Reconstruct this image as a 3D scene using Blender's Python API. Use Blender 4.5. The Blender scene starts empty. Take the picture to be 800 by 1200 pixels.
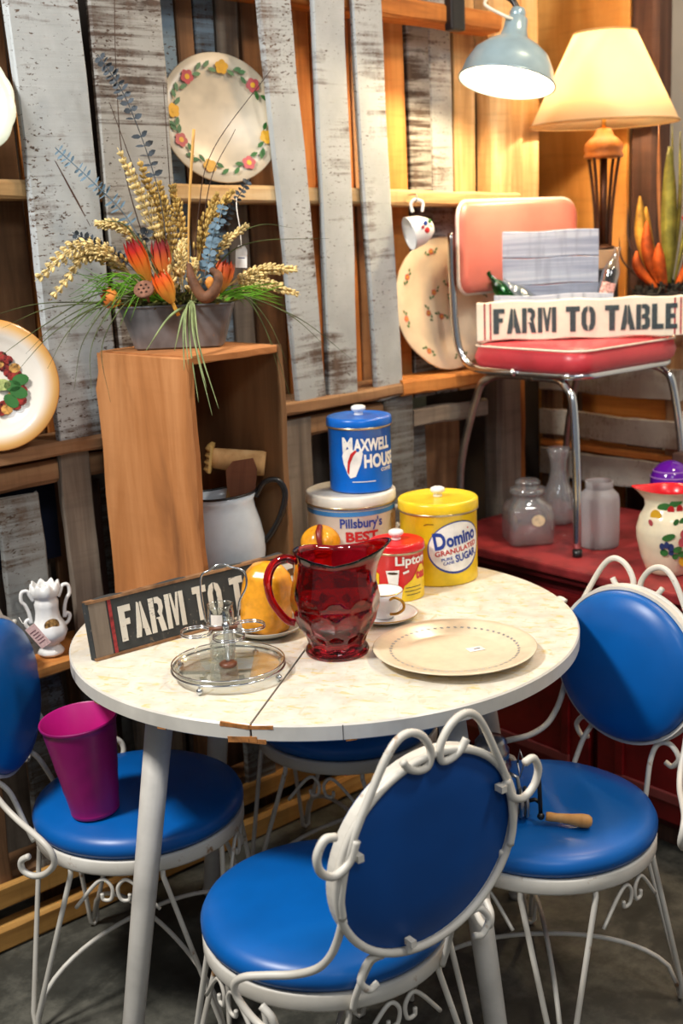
import bpy, bmesh, math, random
from math import sin, cos, pi, radians as R, sqrt, atan2, exp
from mathutils import Vector, Matrix, Euler

random.seed(7)
SC = bpy.context.scene
COL = SC.collection

# ------------------------------------------------------------------ camera
YAW, PITCH, ROLL = R(40), R(13.5), R(2.5)
cam_d = bpy.data.cameras.new('camera')
cam = bpy.data.objects.new('camera', cam_d)
COL.objects.link(cam)
cam.location = (-1.346, -1.672, 1.513)
cam_d.sensor_fit = 'VERTICAL'
cam_d.sensor_height = 36.0
cam_d.lens = 1400.0 / 1200.0 * 36.0
cam_d.clip_start = 0.05
_fwd = Vector((sin(YAW) * cos(PITCH), cos(YAW) * cos(PITCH), -sin(PITCH)))
_r0 = Vector((cos(YAW), -sin(YAW), 0))
_u0 = _r0.cross(_fwd)
_right = cos(ROLL) * _r0 - sin(ROLL) * _u0
_up = sin(ROLL) * _r0 + cos(ROLL) * _u0
cam.rotation_euler = Matrix((_right, _up, -_fwd)).transposed().to_euler()
cam_d.dof.use_dof = True
cam_d.dof.focus_distance = 2.1
cam_d.dof.aperture_fstop = 4.0
SC.camera = cam

# ------------------------------------------------------------------ world, exposure
w = bpy.data.worlds.new('world')
SC.world = w
w.use_nodes = True
w.node_tree.nodes['Background'].inputs[0].default_value = (0.92, 0.95, 1.0, 1)
w.node_tree.nodes['Background'].inputs[1].default_value = 0.20
SC.view_settings.view_transform = 'Standard'
SC.view_settings.look = 'None'
SC.view_settings.gamma = 1.0
SC.view_settings.exposure = 0.12

# ------------------------------------------------------------------ ceiling lamp of the shop, added fill and accent lights
def area(name, loc, target, sx, sy, power, color):
    d = bpy.data.lights.new(name, 'AREA')
    d.shape = 'RECTANGLE'; d.size = sx; d.size_y = sy
    d.energy = power; d.color = color
    o = bpy.data.objects.new(name, d); COL.objects.link(o)
    o.location = loc
    o.rotation_euler = (Vector(target) - Vector(loc)).to_track_quat('-Z', 'Y').to_euler()
    return o
area('ceiling_and_fill_light', (-1.70, 0.17, 3.0), (-0.1, 0.1, 0.6), 0.36, 0.36, 80, (1.0, 0.96, 0.90))
area('ceiling_and_fill_light', (0.5, -1.6, 3.0), (0.3, 0.0, 0.6), 0.3, 0.3, 20, (1.0, 0.93, 0.84))  # added overhead fill light, not a fitting of the shop
area('ceiling_and_fill_light', (1.15, -0.55, 2.95), (1.05, 0.7, 1.45), 0.25, 0.25, 20, (1.0, 0.70, 0.42))  # warm accent light added to brighten boards, chair and box
area('ceiling_and_fill_light', (-1.3, -2.4, 3.0), (0.0, 0.3, 0.8), 0.8, 0.5, 14, (0.94, 0.97, 1.0))  # added cool fill light from behind the camera

# ------------------------------------------------------------------ materials
MATS = {}
class NT:
    def __init__(s, name):
        s.m = bpy.data.materials.new(name); s.m.use_nodes = True
        s.t = s.m.node_tree; s.b = s.t.nodes['Principled BSDF']; s.out = s.t.nodes['Material Output']
    def n(s, typ, **kw):
        nd = s.t.nodes.new(typ)
        for k, v in kw.items():
            if k.startswith('i_'):
                nd.inputs[int(k[2:]) if k[2:].isdigit() else k[2:].replace('_', ' ')].default_value = v
            else: setattr(nd, k, v)
        return nd
    def l(s, a, b): s.t.links.new(a, b)
    def coord(s, scale=(1, 1, 1), rnd=True, which='Object'):
        tc = s.n('ShaderNodeTexCoord'); mp = s.n('ShaderNodeMapping')
        mp.inputs['Scale'].default_value = scale
        src = tc.outputs[which]
        if rnd:
            oi = s.n('ShaderNodeObjectInfo'); ml = s.n('ShaderNodeMath', operation='MULTIPLY'); ml.inputs[1].default_value = 37.0
            s.l(oi.outputs['Random'], ml.inputs[0])
            ad = s.n('ShaderNodeVectorMath', operation='ADD'); s.l(src, ad.inputs[0]); s.l(ml.outputs[0], ad.inputs[1]); src = ad.outputs[0]
        s.l(src, mp.inputs['Vector'])
        return mp.outputs[0]
    def noise(s, vec, scale, detail=4, rough=.55, dist=0):
        nd = s.n('ShaderNodeTexNoise'); nd.inputs['Scale'].default_value = scale
        nd.inputs['Detail'].default_value = detail; nd.inputs['Roughness'].default_value = rough
        nd.inputs['Distortion'].default_value = dist
        s.l(vec, nd.inputs['Vector']); return nd.outputs['Fac']
    def ramp(s, fac, stops):
        nd = s.n('ShaderNodeValToRGB'); e = nd.color_ramp.elements
        while len(e) < len(stops): e.new(0.5)
        for k, (p, c) in enumerate(stops):
            e[k].position = p; e[k].color = c if len(c) == 4 else (*c, 1)
        s.l(fac, nd.inputs[0]); return nd.outputs[0]
    def mix(s, fac, a, b):
        nd = s.n('ShaderNodeMix', data_type='RGBA')
        if isinstance(fac, (int, float)): nd.inputs[0].default_value = fac
        else: s.l(fac, nd.inputs[0])
        for sock, v in ((nd.inputs[6], a), (nd.inputs[7], b)):
            if isinstance(v, (tuple, list)): sock.default_value = v if len(v) == 4 else (*v, 1)
            else: s.l(v, sock)
        return nd.outputs[2]
    def math(s, op, a, b):
        nd = s.n('ShaderNodeMath', operation=op)
        for k, v in ((0, a), (1, b)):
            if isinstance(v, (int, float)): nd.inputs[k].default_value = v
            else: s.l(v, nd.inputs[k])
        return nd.outputs[0]
    def bump(s, h, strength=.2, dist=.002):
        nd = s.n('ShaderNodeBump'); nd.inputs['Strength'].default_value = strength; nd.inputs['Distance'].default_value = dist
        s.l(h, nd.inputs['Height']); s.l(nd.outputs[0], s.b.inputs['Normal'])
    def set(s, col=None, rough=.5, metal=0, spec=.5, **kw):
        if col is not None:
            if isinstance(col, (tuple, list)): s.b.inputs['Base Color'].default_value = (*col[:3], 1)
            else: s.l(col, s.b.inputs['Base Color'])
        if isinstance(rough, (int, float)): s.b.inputs['Roughness'].default_value = rough
        else: s.l(rough, s.b.inputs['Roughness'])
        s.b.inputs['Metallic'].default_value = metal
        s.b.inputs['Specular IOR Level'].default_value = spec
        for k, v in kw.items(): s.b.inputs[k.replace('_', ' ')].default_value = v

def sr(r, g, b):            # sRGB 0..255 -> linear
    f = lambda c: (c / 255 / 12.92) if c / 255 <= .04045 else ((c / 255 + .055) / 1.055) ** 2.4
    return (f(r), f(g), f(b))

def plain(name, col, rough=.5, metal=0, spec=.5, mottle=0.06, scale=30, bump=0, **kw):
    if name in MATS: return MATS[name]
    t = NT(name); v = t.coord()
    n = t.noise(v, scale, 3)
    c2 = tuple(max(0, c * (1 - mottle * 3)) for c in col); c3 = tuple(min(1, c * (1 + mottle)) for c in col)
    t.set(t.ramp(n, [(.3, c2), (.6, c3)]), rough, metal, spec, **kw)
    if bump: t.bump(n, bump)
    MATS[name] = t.m; return t.m

def painted(name, paint, wood, thr=.52, soft=.06, lines=1.0, dirt=.25):
    """weathered paint over rough sawn wood; board length along local Z"""
    t = NT(name)
    vl = t.coord((4, 4, 70)); vb = t.coord((9, 9, 7)); vg = t.coord((45, 45, 3)); vf = t.coord((1, 1, 1))
    n1 = t.noise(vl, 1.0, 5, .62, .4); n2 = t.noise(vb, 1.0, 5, .6); n3 = t.noise(vg, 1.0, 4, .6); n4 = t.noise(vf, 220, 2)
    nb = t.noise(t.coord((2.2, 2.2, 1.6)), 1.0, 2)
    h = t.math('ADD', t.math('MULTIPLY', n1, .42 * lines), t.math('MULTIPLY', n2, .36))
    h = t.math('ADD', h, t.math('MULTIPLY', n3, .12))
    h = t.math('ADD', h, t.math('MULTIPLY', nb, .45))
    h = t.math('ADD', h, t.math('MULTIPLY', n4, .05))
    h = t.math('DIVIDE', h, .42 * lines + .98)
    sp = t.noise(t.coord((90, 90, 190)), 1.0, 2, .6); sp2 = t.noise(t.coord((7, 7, 4)), 1.0, 3)
    h = t.math('ADD', h, t.math('MULTIPLY', t.ramp(t.math('ADD', t.math('MULTIPLY', sp, .72), t.math('MULTIPLY', sp2, .28)), [(.585, (0, 0, 0)), (.65, (1, 1, 1))]), .12))
    mask = t.ramp(h, [(thr - soft, (0, 0, 0)), (thr + soft * .6, (1, 1, 1))])
    woodc = t.ramp(n3, [(.3, tuple(c * .45 for c in wood)), (.65, wood)])
    pc = t.ramp(n2, [(.25, tuple(c * (1 - dirt) for c in paint)), (.6, paint)])
    t.set(t.mix(mask, pc, woodc), .82, 0, .25)
    t.bump(t.math('ADD', t.math('MULTIPLY', h, -1.0), t.math('MULTIPLY', n1, .6)), .55, .004)
    MATS[name] = t.m; return t.m

def timber(name, a, b, c, rough=.75, cross=.35, gs=1.0, spec=.3):
    """plain wood, grain along local Z"""
    t = NT(name)
    v = t.coord((26 * gs, 26 * gs, 1.6)); vb = t.coord((5, 5, 1.2)); vs = t.coord((6, 6, 60))
    n = t.noise(v, 1.0, 5, .6, .6); nb = t.noise(vb, 1.0, 3); ns = t.noise(vs, 1.0, 3)
    g = t.math('ADD', t.math('MULTIPLY', n, .6), t.math('MULTIPLY', nb, .4))
    col = t.ramp(g, [(.33, a), (.5, b), (.66, c)])
    col = t.mix(t.math('MULTIPLY', t.ramp(ns, [(.5, (0, 0, 0)), (.75, (1, 1, 1))]), cross), col, tuple(x * .55 for x in b))
    t.set(col, rough, 0, spec)
    t.bump(t.math('ADD', n, t.math('MULTIPLY', ns, .4)), .3, .002)
    MATS[name] = t.m; return t.m

def glass(name, col, rough=.02, ior=1.45, trans=1.0):
    t = NT(name); t.set(col, rough, 0, .5)
    t.b.inputs['Transmission Weight'].default_value = trans; t.b.inputs['IOR'].default_value = ior
    MATS[name] = t.m; return t.m

WHITE_PAINT = painted('weathered_white_paint', sr(178, 184, 186), sr(104, 88, 78), .562, .05, .9)
WHITE_WORN = painted('worn_white_paint', sr(164, 164, 160), sr(88, 74, 66), .515, .05, 1.6)
GREY_PAINT = painted('worn_grey_paint', sr(130, 132, 130), sr(88, 74, 62), .52)
BLUE_PAINT = painted('faded_blue_paint', sr(128, 150, 166), sr(84, 66, 54), .53)
PINE_ORANGE = timber('orange_pine', sr(124, 72, 32), sr(188, 118, 56), sr(214, 150, 82))
PINE_BROWN = timber('brown_board', sr(78, 56, 40), sr(134, 98, 68), sr(166, 130, 94))
PINE_GREY = timber('grey_board', sr(70, 62, 54), sr(120, 108, 96), sr(156, 144, 128))
PINE_YELLOW = timber('fresh_pine', sr(150, 104, 52), sr(196, 146, 78), sr(222, 178, 108))
PINE_PALE = timber('pale_pine', sr(150, 108, 64), sr(206, 168, 116), sr(230, 204, 160))
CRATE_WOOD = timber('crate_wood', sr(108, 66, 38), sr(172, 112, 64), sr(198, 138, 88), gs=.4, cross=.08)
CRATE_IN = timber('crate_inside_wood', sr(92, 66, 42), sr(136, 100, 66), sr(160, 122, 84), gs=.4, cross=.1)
PLY = timber('orange_plywood', sr(176, 112, 44), sr(206, 144, 70), sr(224, 168, 92), gs=.35)
DARKWOOD = timber('dark_timber', sr(48, 32, 26), sr(78, 54, 44), sr(104, 74, 60))
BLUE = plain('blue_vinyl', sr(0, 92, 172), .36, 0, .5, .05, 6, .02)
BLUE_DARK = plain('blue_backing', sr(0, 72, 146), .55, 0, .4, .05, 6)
IRON = None
def _iron():
    t = NT('white_enamelled_iron'); v = t.coord()
    n = t.noise(v, 38, 4, .6); n2 = t.noise(v, 9, 2)
    m = t.ramp(t.math('ADD', t.math('MULTIPLY', n, .7), t.math('MULTIPLY', n2, .3)), [(.62, (0, 0, 0)), (.70, (1, 1, 1))])
    c = t.mix(m, t.ramp(n2, [(.3, sr(204, 198, 186)), (.7, sr(226, 222, 212))]), sr(160, 120, 78))
    t.set(c, .42, 0, .5); t.bump(n, .15, .0006); return t.m
IRON = _iron()
CHROME = plain('chrome', sr(205, 208, 212), .16, 1.0, .5, .03, 8)
DULL_CHROME = plain('dull_chrome', sr(176, 172, 166), .28, 1.0, .5, .06, 20)
STEEL_DARK = plain('aged_dark_tin', sr(134, 136, 140), .40, .5, .5, .16, 12)
BLACK = plain('black_enamel', sr(18, 18, 20), .35, 0, .5)
WHITE_CER = plain('white_glaze', sr(232, 232, 230), .18, 0, .55, .02)
CREAM_CER = plain('cream_glaze', sr(226, 212, 184), .25, 0, .5, .03)
def thin_glass(name, col, k=.9):
    t = NT(name); t.set(col, .03, 0, .5)
    tr = t.n('ShaderNodeBsdfTransparent'); tr.inputs[0].default_value = (*col, 1)
    gl = t.n('ShaderNodeBsdfGlossy'); gl.inputs['Roughness'].default_value = .03
    fr = t.n('ShaderNodeLayerWeight'); fr.inputs[0].default_value = .36
    ad = t.math('ADD', t.math('MULTIPLY', fr.outputs['Facing'], .62), .06)
    mx = t.n('ShaderNodeMixShader'); t.l(ad, mx.inputs[0]); t.l(tr.outputs[0], mx.inputs[1]); t.l(gl.outputs[0], mx.inputs[2])
    t.l(mx.outputs[0], t.out.inputs[0]); MATS[name] = t.m; return t.m
CLEAR = thin_glass('clear_glass', (.94, .96, .95))
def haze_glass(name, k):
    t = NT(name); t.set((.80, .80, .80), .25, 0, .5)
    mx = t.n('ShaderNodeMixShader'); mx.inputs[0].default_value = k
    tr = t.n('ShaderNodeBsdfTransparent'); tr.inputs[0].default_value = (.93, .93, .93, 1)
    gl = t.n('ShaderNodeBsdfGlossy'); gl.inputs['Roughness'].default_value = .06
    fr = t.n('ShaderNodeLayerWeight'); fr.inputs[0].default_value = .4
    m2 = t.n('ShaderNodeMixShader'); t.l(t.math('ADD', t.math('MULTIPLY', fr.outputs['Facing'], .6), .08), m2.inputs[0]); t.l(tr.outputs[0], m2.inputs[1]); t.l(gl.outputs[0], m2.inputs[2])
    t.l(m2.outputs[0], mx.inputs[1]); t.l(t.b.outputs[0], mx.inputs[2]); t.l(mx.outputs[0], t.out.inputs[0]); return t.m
HAZED_GLASS = haze_glass('hazed_glass', .10)  # white haze mixed in to stand for bright refraction in the glass
RUBY = glass('ruby_glass', (.40, .008, .026), .03, 1.5)
GREEN_GLASS = glass('green_glass', (.02, .45, .06), .03)
MILKY = glass('frosted_glass', (.84, .84, .86), .45, 1.2, .82)

# ------------------------------------------------------------------ mesh tools
class MB:
    def __init__(s): s.v = []; s.f = []; s.fs = []
    def add(s, vs, fs, smooth=True):
        o = len(s.v); s.v += [tuple(p) for p in vs]
        for f in fs: s.f.append(tuple(i + o for i in f)); s.fs.append(smooth)
        return s
    def box(s, c, d, rot=None, bev=0.0):
        x, y, z = d[0] / 2, d[1] / 2, d[2] / 2
        if bev <= 0:
            vs = [Vector((a * x, b * y, e * z)) for a in (-1, 1) for b in (-1, 1) for e in (-1, 1)]
            fs = [(0, 1, 3, 2), (4, 6, 7, 5), (0, 4, 5, 1), (2, 3, 7, 6), (0, 2, 6, 4), (1, 5, 7, 3)]
        else:
            bm = bmesh.new(); bmesh.ops.create_cube(bm, size=1)
            for q in bm.verts: q.co = Vector((q.co.x * d[0], q.co.y * d[1], q.co.z * d[2]))
            bmesh.ops.bevel(bm, geom=list(bm.edges), offset=min(bev, min(d) * .45), segments=2, affect='EDGES', profile=.6)
            bm.verts.index_update()
            vs = [q.co.copy() for q in bm.verts]; fs = [tuple(q.index for q in f.verts) for f in bm.faces]; bm.free()
        if rot is not None:
            M = Euler(rot).to_matrix() if not isinstance(rot, Matrix) else rot
            vs = [M @ p for p in vs]
        C = Vector(c)
        return s.add([p + C for p in vs], fs, False)
    def lathe(s, prof, seg=48, c=(0, 0, 0), mod=None, cap0=False, cap1=False, rot=None, ax=(1, 1)):
        """prof: list of (r, z)"""
        vs = []; n = len(prof)
        for (r, z) in prof:
            for k in range(seg):
                a = 2 * pi * k / seg
                rr, zz = (r, z) if mod is None else mod(a, r, z)
                vs.append(Vector((rr * cos(a) * ax[0], rr * sin(a) * ax[1], zz)))
        fs = []
        for i in range(n - 1):
            for k in range(seg):
                k2 = (k + 1) % seg
                fs.append((i * seg + k, i * seg + k2, (i + 1) * seg + k2, (i + 1) * seg + k))
        if cap0: fs.append(tuple(range(seg))[::-1])
        if cap1: fs.append(tuple((n - 1) * seg + k for k in range(seg)))
        if rot is not None:
            M = Euler(rot).to_matrix() if not isinstance(rot, Matrix) else rot
            vs = [M @ p for p in vs]
        C = Vector(c)
        return s.add([p + C for p in vs], fs, True)
    def tube(s, pts, rad, seg=8, closed=False, caps=True):
        P = [Vector(p) for p in pts]; n = len(P)
        rads = rad if isinstance(rad, (list, tuple)) else [rad] * n
        T = []
        for i in range(n):
            a = P[(i - 1) % n] if (closed or i > 0) else P[i]
            b = P[(i + 1) % n] if (closed or i < n - 1) else P[i]
            d = b - a; T.append(d.normalized() if d.length > 1e-9 else Vector((0, 0, 1)))
        up = Vector((0, 0, 1)) if abs(T[0].z) < .9 else Vector((1, 0, 0))
        N = (up - T[0] * up.dot(T[0])).normalized()
        vs = []
        for i in range(n):
            N = (N - T[i] * N.dot(T[i]))
            if N.length < 1e-6: N = T[i].orthogonal()
            N.normalize(); B = T[i].cross(N)
            for k in range(seg):
                a = 2 * pi * k / seg
                vs.append(P[i] + (N * cos(a) + B * sin(a)) * rads[i])
        fs = []
        for i in range(n if closed else n - 1):
            j = (i + 1) % n
            for k in range(seg):
                k2 = (k + 1) % seg
                fs.append((i * seg + k, i * seg + k2, j * seg + k2, j * seg + k))
        if caps and not closed:
            fs.append(tuple(range(seg))[::-1]); fs.append(tuple((n - 1) * seg + k for k in range(seg)))
        return s.add(vs, fs, True)
    def prism(s, poly, t, M=None, smooth=False):
        """poly: 2D points (x,z) -> solid between y=-t and y=0; M maps to place"""
        n = len(poly)
        vs = [Vector((p[0], -t, p[1])) for p in poly] + [Vector((p[0], 0, p[1])) for p in poly]
        if M is not None: vs = [M @ p for p in vs]
        ar = sum(poly[i][0] * poly[(i + 1) % n][1] - poly[(i + 1) % n][0] * poly[i][1] for i in range(n))
        o = list(range(n)) if ar > 0 else list(range(n))[::-1]
        fs = [tuple(o), tuple(i + n for i in o[::-1])]
        for k in range(n):
            a, b = o[k], o[(k + 1) % n]; fs.append((b, a, a + n, b + n))
        return s.add(vs, fs, smooth)
    def ball(s, c, r, seg=12, rings=8, sc=(1, 1, 1), rot=None):
        prof = [(max(1e-5, sin(pi * i / rings)) , -cos(pi * i / rings)) for i in range(rings + 1)]
        vs = []
        for (q, z) in prof:
            for k in range(seg):
                a = 2 * pi * k / seg; vs.append(Vector((q * cos(a) * r * sc[0], q * sin(a) * r * sc[1], z * r * sc[2])))
        fs = [(i * seg + k, i * seg + (k + 1) % seg, (i + 1) * seg + (k + 1) % seg, (i + 1) * seg + k) for i in range(rings) for k in range(seg)]
        if rot is not None:
            M = rot if isinstance(rot, Matrix) else Euler(rot).to_matrix()
            vs = [M @ p for p in vs]
        C = Vector(c)
        return s.add([p + C for p in vs], fs, True)
    def mesh(s, name):
        me = bpy.data.meshes.new(name); me.from_pydata(s.v, [], s.f); me.update()
        bm = bmesh.new(); bm.from_mesh(me); bmesh.ops.recalc_face_normals(bm, faces=bm.faces[:]); bm.to_mesh(me); bm.free()
        me.polygons.foreach_set('use_smooth', s.fs)
        return me

def obj(name, mb, mat, parent=None, loc=None, rot=None):
    me = mb.mesh(name) if isinstance(mb, MB) else mb
    if mat is not None and not me.materials:
        me.materials.append(mat)
    o = bpy.data.objects.new(name, me); COL.objects.link(o)
    if parent is not None: o.parent = parent
    if loc is not None: o.location = loc
    if rot is not None: o.rotation_euler = rot
    return o
def thing(name, label, cat, loc=(0, 0, 0), rotz=0, group=None, rot=None):
    o = bpy.data.objects.new(name, None); COL.objects.link(o); o.empty_display_size = .05
    o.location = loc; o.rotation_euler = rot if rot is not None else (0, 0, rotz)
    o['label'] = label; o['category'] = cat
    if group: o['group'] = group
    return o
def tag(o, label, cat, group=None):
    o['label'] = label; o['category'] = cat
    if group: o['group'] = group
    return o
def struct(name, mb, mat, loc=None, rot=None, parent=None):
    o = obj(name, mb, mat, parent, loc, rot)
    if parent is None: o['kind'] = 'structure'
    return o
def copy_tree(o, parent=None):
    c = o.copy(); COL.objects.link(c)
    if parent is not None: c.parent = parent
    for ch in o.children: copy_tree(ch, c)
    return c

def cr(pts, n=8, closed=False):
    """Catmull-Rom through points"""
    P = [Vector(p) for p in pts]; out = []; m = len(P)
    rng = range(m) if closed else range(m - 1)
    for i in rng:
        p0 = P[(i - 1) % m] if (closed or i > 0) else P[i] * 2 - P[i + 1]
        p1 = P[i]; p2 = P[(i + 1) % m]
        p3 = P[(i + 2) % m] if (closed or i + 2 < m) else p2 * 2 - p1
        for k in range(n):
            t = k / n
            out.append(.5 * ((2 * p1) + (p2 - p0) * t + (2 * p0 - 5 * p1 + 4 * p2 - p3) * t * t + (3 * p1 - p0 - 3 * p2 + p3) * t ** 3))
    if not closed: out.append(P[-1])
    return out

def board_mesh(L, W, T, jit=.002, seg=10, notch=None):
    """rough board: length L on local Z from 0, width W on X, thickness T on Y, worn chamfered edges"""
    mb = MB(); vs = []; c = min(T, W) * .16
    sec = [(-1, -1, 1, 0), (-1, -1, 0, 1), (-1, 1, 0, -1), (-1, 1, 1, 0), (1, 1, -1, 0), (1, 1, 0, -1), (1, -1, 0, 1), (1, -1, -1, 0)]
    ph = random.uniform(0, 9)
    for i in range(seg + 1):
        z = L * i / seg
        wob = .0022 * sin(ph + i * .9) * min(1, W / .08)
        for (sx, sy, ox, oy) in sec:
            jx = random.uniform(-jit, jit); jy = random.uniform(-jit, jit) * .4
            wl = W / 2
            if notch and notch[0] <= z <= notch[1] and sx == notch[2]: wl -= notch[3]
            zz = z + (random.uniform(-jit, jit) * 1.5 if i in (0, seg) else 0)
            vs.append((sx * wl + ox * c + jx + wob, sy * T / 2 + oy * c + jy, zz))
    n = 8
    fs = [(i * n + k, i * n + (k + 1) % n, (i + 1) * n + (k + 1) % n, (i + 1) * n + k)[::-1] for i in range(seg) for k in range(n)]
    fs.append(tuple(range(n))); fs.append(tuple(seg * n + k for k in range(n))[::-1])
    mb.add(vs, fs, False)
    return mb
def board(name, parent, p0, p1, W, T, mat, wdir=(1, 0, 0), jit=.002, seg=10, notch=None):
    """board whose centre line runs p0 -> p1, its width along wdir"""
    p0 = Vector(p0); p1 = Vector(p1); d = p1 - p0; L = d.length; Z = d / L
    X = Vector(wdir); X = (X - Z * X.dot(Z)).normalized(); Y = Z.cross(X)
    o = obj(name, board_mesh(L, W, T, jit, seg, notch), mat, parent)
    o.rotation_euler = Matrix((X, Y, Z)).transposed().to_euler(); o.location = p0
    return o

# ------------------------------------------------------------------ lettering
STENCIL = {
 'F': [[(0, 0), (.24, 0), (.24, .45), (.42, .45), (.42, .62), (.24, .62), (.24, .82), (.5, .82), (.5, 1), (0, 1)]],
 'A': [[(0, 0), (.2, 0), (.27, .3), (.27, .95), (.22, 1), (.18, 1)], [(.31, .98), (.36, 1), (.62, 0), (.4, 0), (.36, .22), (.31, .22)]],
 'R': [[(0, 0), (.2, 0), (.2, 1), (0, 1)], [(.25, .42), (.42, .42), (.34, .55), (.34, .58), (.40, .66), (.40, .76), (.34, .83), (.25, .83), (.25, 1), (.42, 1), (.56, .88), (.58, .68), (.5, .5), (.62, 0), (.4, 0), (.31, .38), (.25, .38)]],
 'M': [[(0, 0), (.19, 0), (.19, 1), (0, 1)], [(.22, 1), (.3, 1), (.40, .5), (.5, 1), (.58, 1), (.46, .05), (.34, .05)], [(.61, 0), (.8, 0), (.8, 1), (.61, 1)]],
 'T': [[(0, .8), (.18, .8), (.18, 0), (.42, 0), (.42, .8), (.6, .8), (.6, 1), (0, 1)]],
 'O': [[(.27, 0), (.27, .18), (.21, .3), (.21, .7), (.27, .82), (.27, 1), (.1, .93), (0, .72), (0, .28), (.1, .07)], [(.33, 0), (.5, .07), (.6, .28), (.6, .72), (.5, .93), (.33, 1), (.33, .82), (.39, .7), (.39, .3), (.33, .18)]],
 'B': [[(0, 0), (.2, 0), (.2, 1), (0, 1)], [(.24, 0), (.46, 0), (.58, .12), (.58, .4), (.5, .52), (.57, .62), (.57, .88), (.45, 1), (.24, 1), (.24, .84), (.36, .82), (.38, .64), (.24, .58), (.24, .44), (.37, .42), (.38, .2), (.24, .17)]],
 'L': [[(0, 0), (.5, 0), (.5, .2), (.22, .2), (.22, 1), (0, 1)]],
 'E': [[(0, 0), (.5, 0), (.5, .18), (.22, .18), (.22, .42), (.42, .42), (.42, .59), (.22, .59), (.22, .82), (.5, .82), (.5, 1), (0, 1)]],
 ' ': []}
ADV = {'F': .54, 'A': .62, 'R': .64, 'M': .86, 'T': .62, 'O': .66, 'B': .62, 'L': .53, 'E': .52, ' ': .26}
def stencil_text(txt, height, width=None):
    polys = []; x = 0
    for ch in txt:
        for p in STENCIL[ch]: polys.append([(a + x, b) for a, b in p])
        x += ADV[ch] + .05
    sx = (width / x) if width else height
    return [[(a * sx, b * height) for a, b in p] for p in polys]

def font_mesh(txt, width, height, bold=0.0, shear=0.0):
    """text as flat triangles scaled to width x height, centred, in (x, z)"""
    cu = bpy.data.curves.new('lettering', 'FONT'); cu.body = txt; cu.size = 1; cu.offset = bold; cu.shear = shear
    cu.resolution_u = 3
    o = bpy.data.objects.new('lettering', cu); COL.objects.link(o)
    dg = bpy.context.evaluated_depsgraph_get(); me = bpy.data.meshes.new_from_object(o.evaluated_get(dg))
    bm = bmesh.new(); bm.from_mesh(me)
    xs = [v.co.x for v in bm.verts]; ys = [v.co.y for v in bm.verts]
    x0, x1, y0, y1 = min(xs), max(xs), min(ys), max(ys)
    for v in bm.verts:
        v.co = Vector(((v.co.x - (x0 + x1) / 2) * width / (x1 - x0), (v.co.y - (y0 + y1) / 2) * height / (y1 - y0), 0))
    k = -width / 2 + .006
    while k < width / 2:
        bmesh.ops.bisect_plane(bm, geom=bm.verts[:] + bm.edges[:] + bm.faces[:], plane_co=(k, 0, 0), plane_no=(1, 0, 0)); k += .006
    bmesh.ops.triangulate(bm, faces=bm.faces[:])
    bm.verts.index_update()
    V = [(v.co.x, v.co.y) for v in bm.verts]; Fc = [tuple(v.index for v in f.verts) for f in bm.faces]
    bm.free(); bpy.data.objects.remove(o); bpy.data.curves.remove(cu); bpy.data.meshes.remove(me)
    return V, Fc
def grid_poly(poly, step=.006):
    """flat polygon cut in strips so it can bend round a tin"""
    bm = bmesh.new(); vs = [bm.verts.new((a, b, 0)) for a, b in poly]; bm.faces.new(vs)
    x0 = min(a for a, b in poly); x1 = max(a for a, b in poly); k = x0 + step
    while k < x1:
        bmesh.ops.bisect_plane(bm, geom=bm.verts[:] + bm.edges[:] + bm.faces[:], plane_co=(k, 0, 0), plane_no=(1, 0, 0)); k += step
    bmesh.ops.triangulate(bm, faces=bm.faces[:]); bm.verts.index_update()
    V = [(v.co.x, v.co.y) for v in bm.verts]; Fc = [tuple(v.index for v in f.verts) for f in bm.faces]
    bm.free(); return V, Fc
def wrap(V, Fc, rad, z, x=0.0, tilt=0.0, lift=.0006, mb=None):
    """bend flat print round a tin whose axis is local Z; x = arc offset from local -Y"""
    mb = mb or MB(); ct, st = cos(tilt), sin(tilt); vs = []
    for (a, b) in V:
        a, b = a * ct - b * st, a * st + b * ct
        th = (a + x) / rad; q = rad + lift
        vs.append((q * sin(th), -q * cos(th), z + b))
    # make the faces look outwards
    out = []
    for f in Fc:
        p = [Vector(vs[i]) for i in f]; nrm = (p[1] - p[0]).cross(p[2] - p[0]); c = (p[0] + p[1] + p[2]) / 3
        out.append(f if nrm.x * c.x + nrm.y * c.y >= 0 else f[::-1])
    mb.add(vs, out, False); return mb
def flatprint(V, Fc, M, mb=None):
    mb = mb or MB()
    vs = [M @ Vector((a, 0, b)) for a, b in V]
    mb.add(vs, [f for f in Fc], False); return mb
def ellipse_poly(a, b, n=40, cx=0, cz=0, t0=0):
    return [(cx + a * cos(2 * pi * k / n + t0), cz + b * sin(2 * pi * k / n + t0)) for k in range(n)]

# ================================================================== room shell
def floor_mat():
    t = NT('stained_concrete'); v = t.coord(rnd=False)
    n = t.noise(v, 5, 6, .65, .5); n2 = t.noise(v, 40, 4, .7); n3 = t.noise(v, 1.6, 3)
    g = t.math('ADD', t.math('MULTIPLY', n, .55), t.math('ADD', t.math('MULTIPLY', n2, .2), t.math('MULTIPLY', n3, .25)))
    t.set(t.ramp(g, [(.33, sr(36, 36, 33)), (.5, sr(66, 66, 60)), (.64, sr(110, 108, 98))]), t.ramp(n, [(.3, (.45, .45, .45)), (.7, (.7, .7, .7))]), 0, .35)
    t.bump(n2, .12, .002); return t.m
mb = MB(); mb.box((0, -1.0, -.05), (7, 4.6, .1)); struct('floor', mb, floor_mat())
mb = MB(); mb.box((-.5, 1.05, 1.45), (6, .1, 3.1)); struct('wall_back', mb, plain('dark_brown_wall', sr(64, 56, 50), .9, mottle=.1, scale=4))  # evenly dull, dark brownish-grey backing wall
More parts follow.
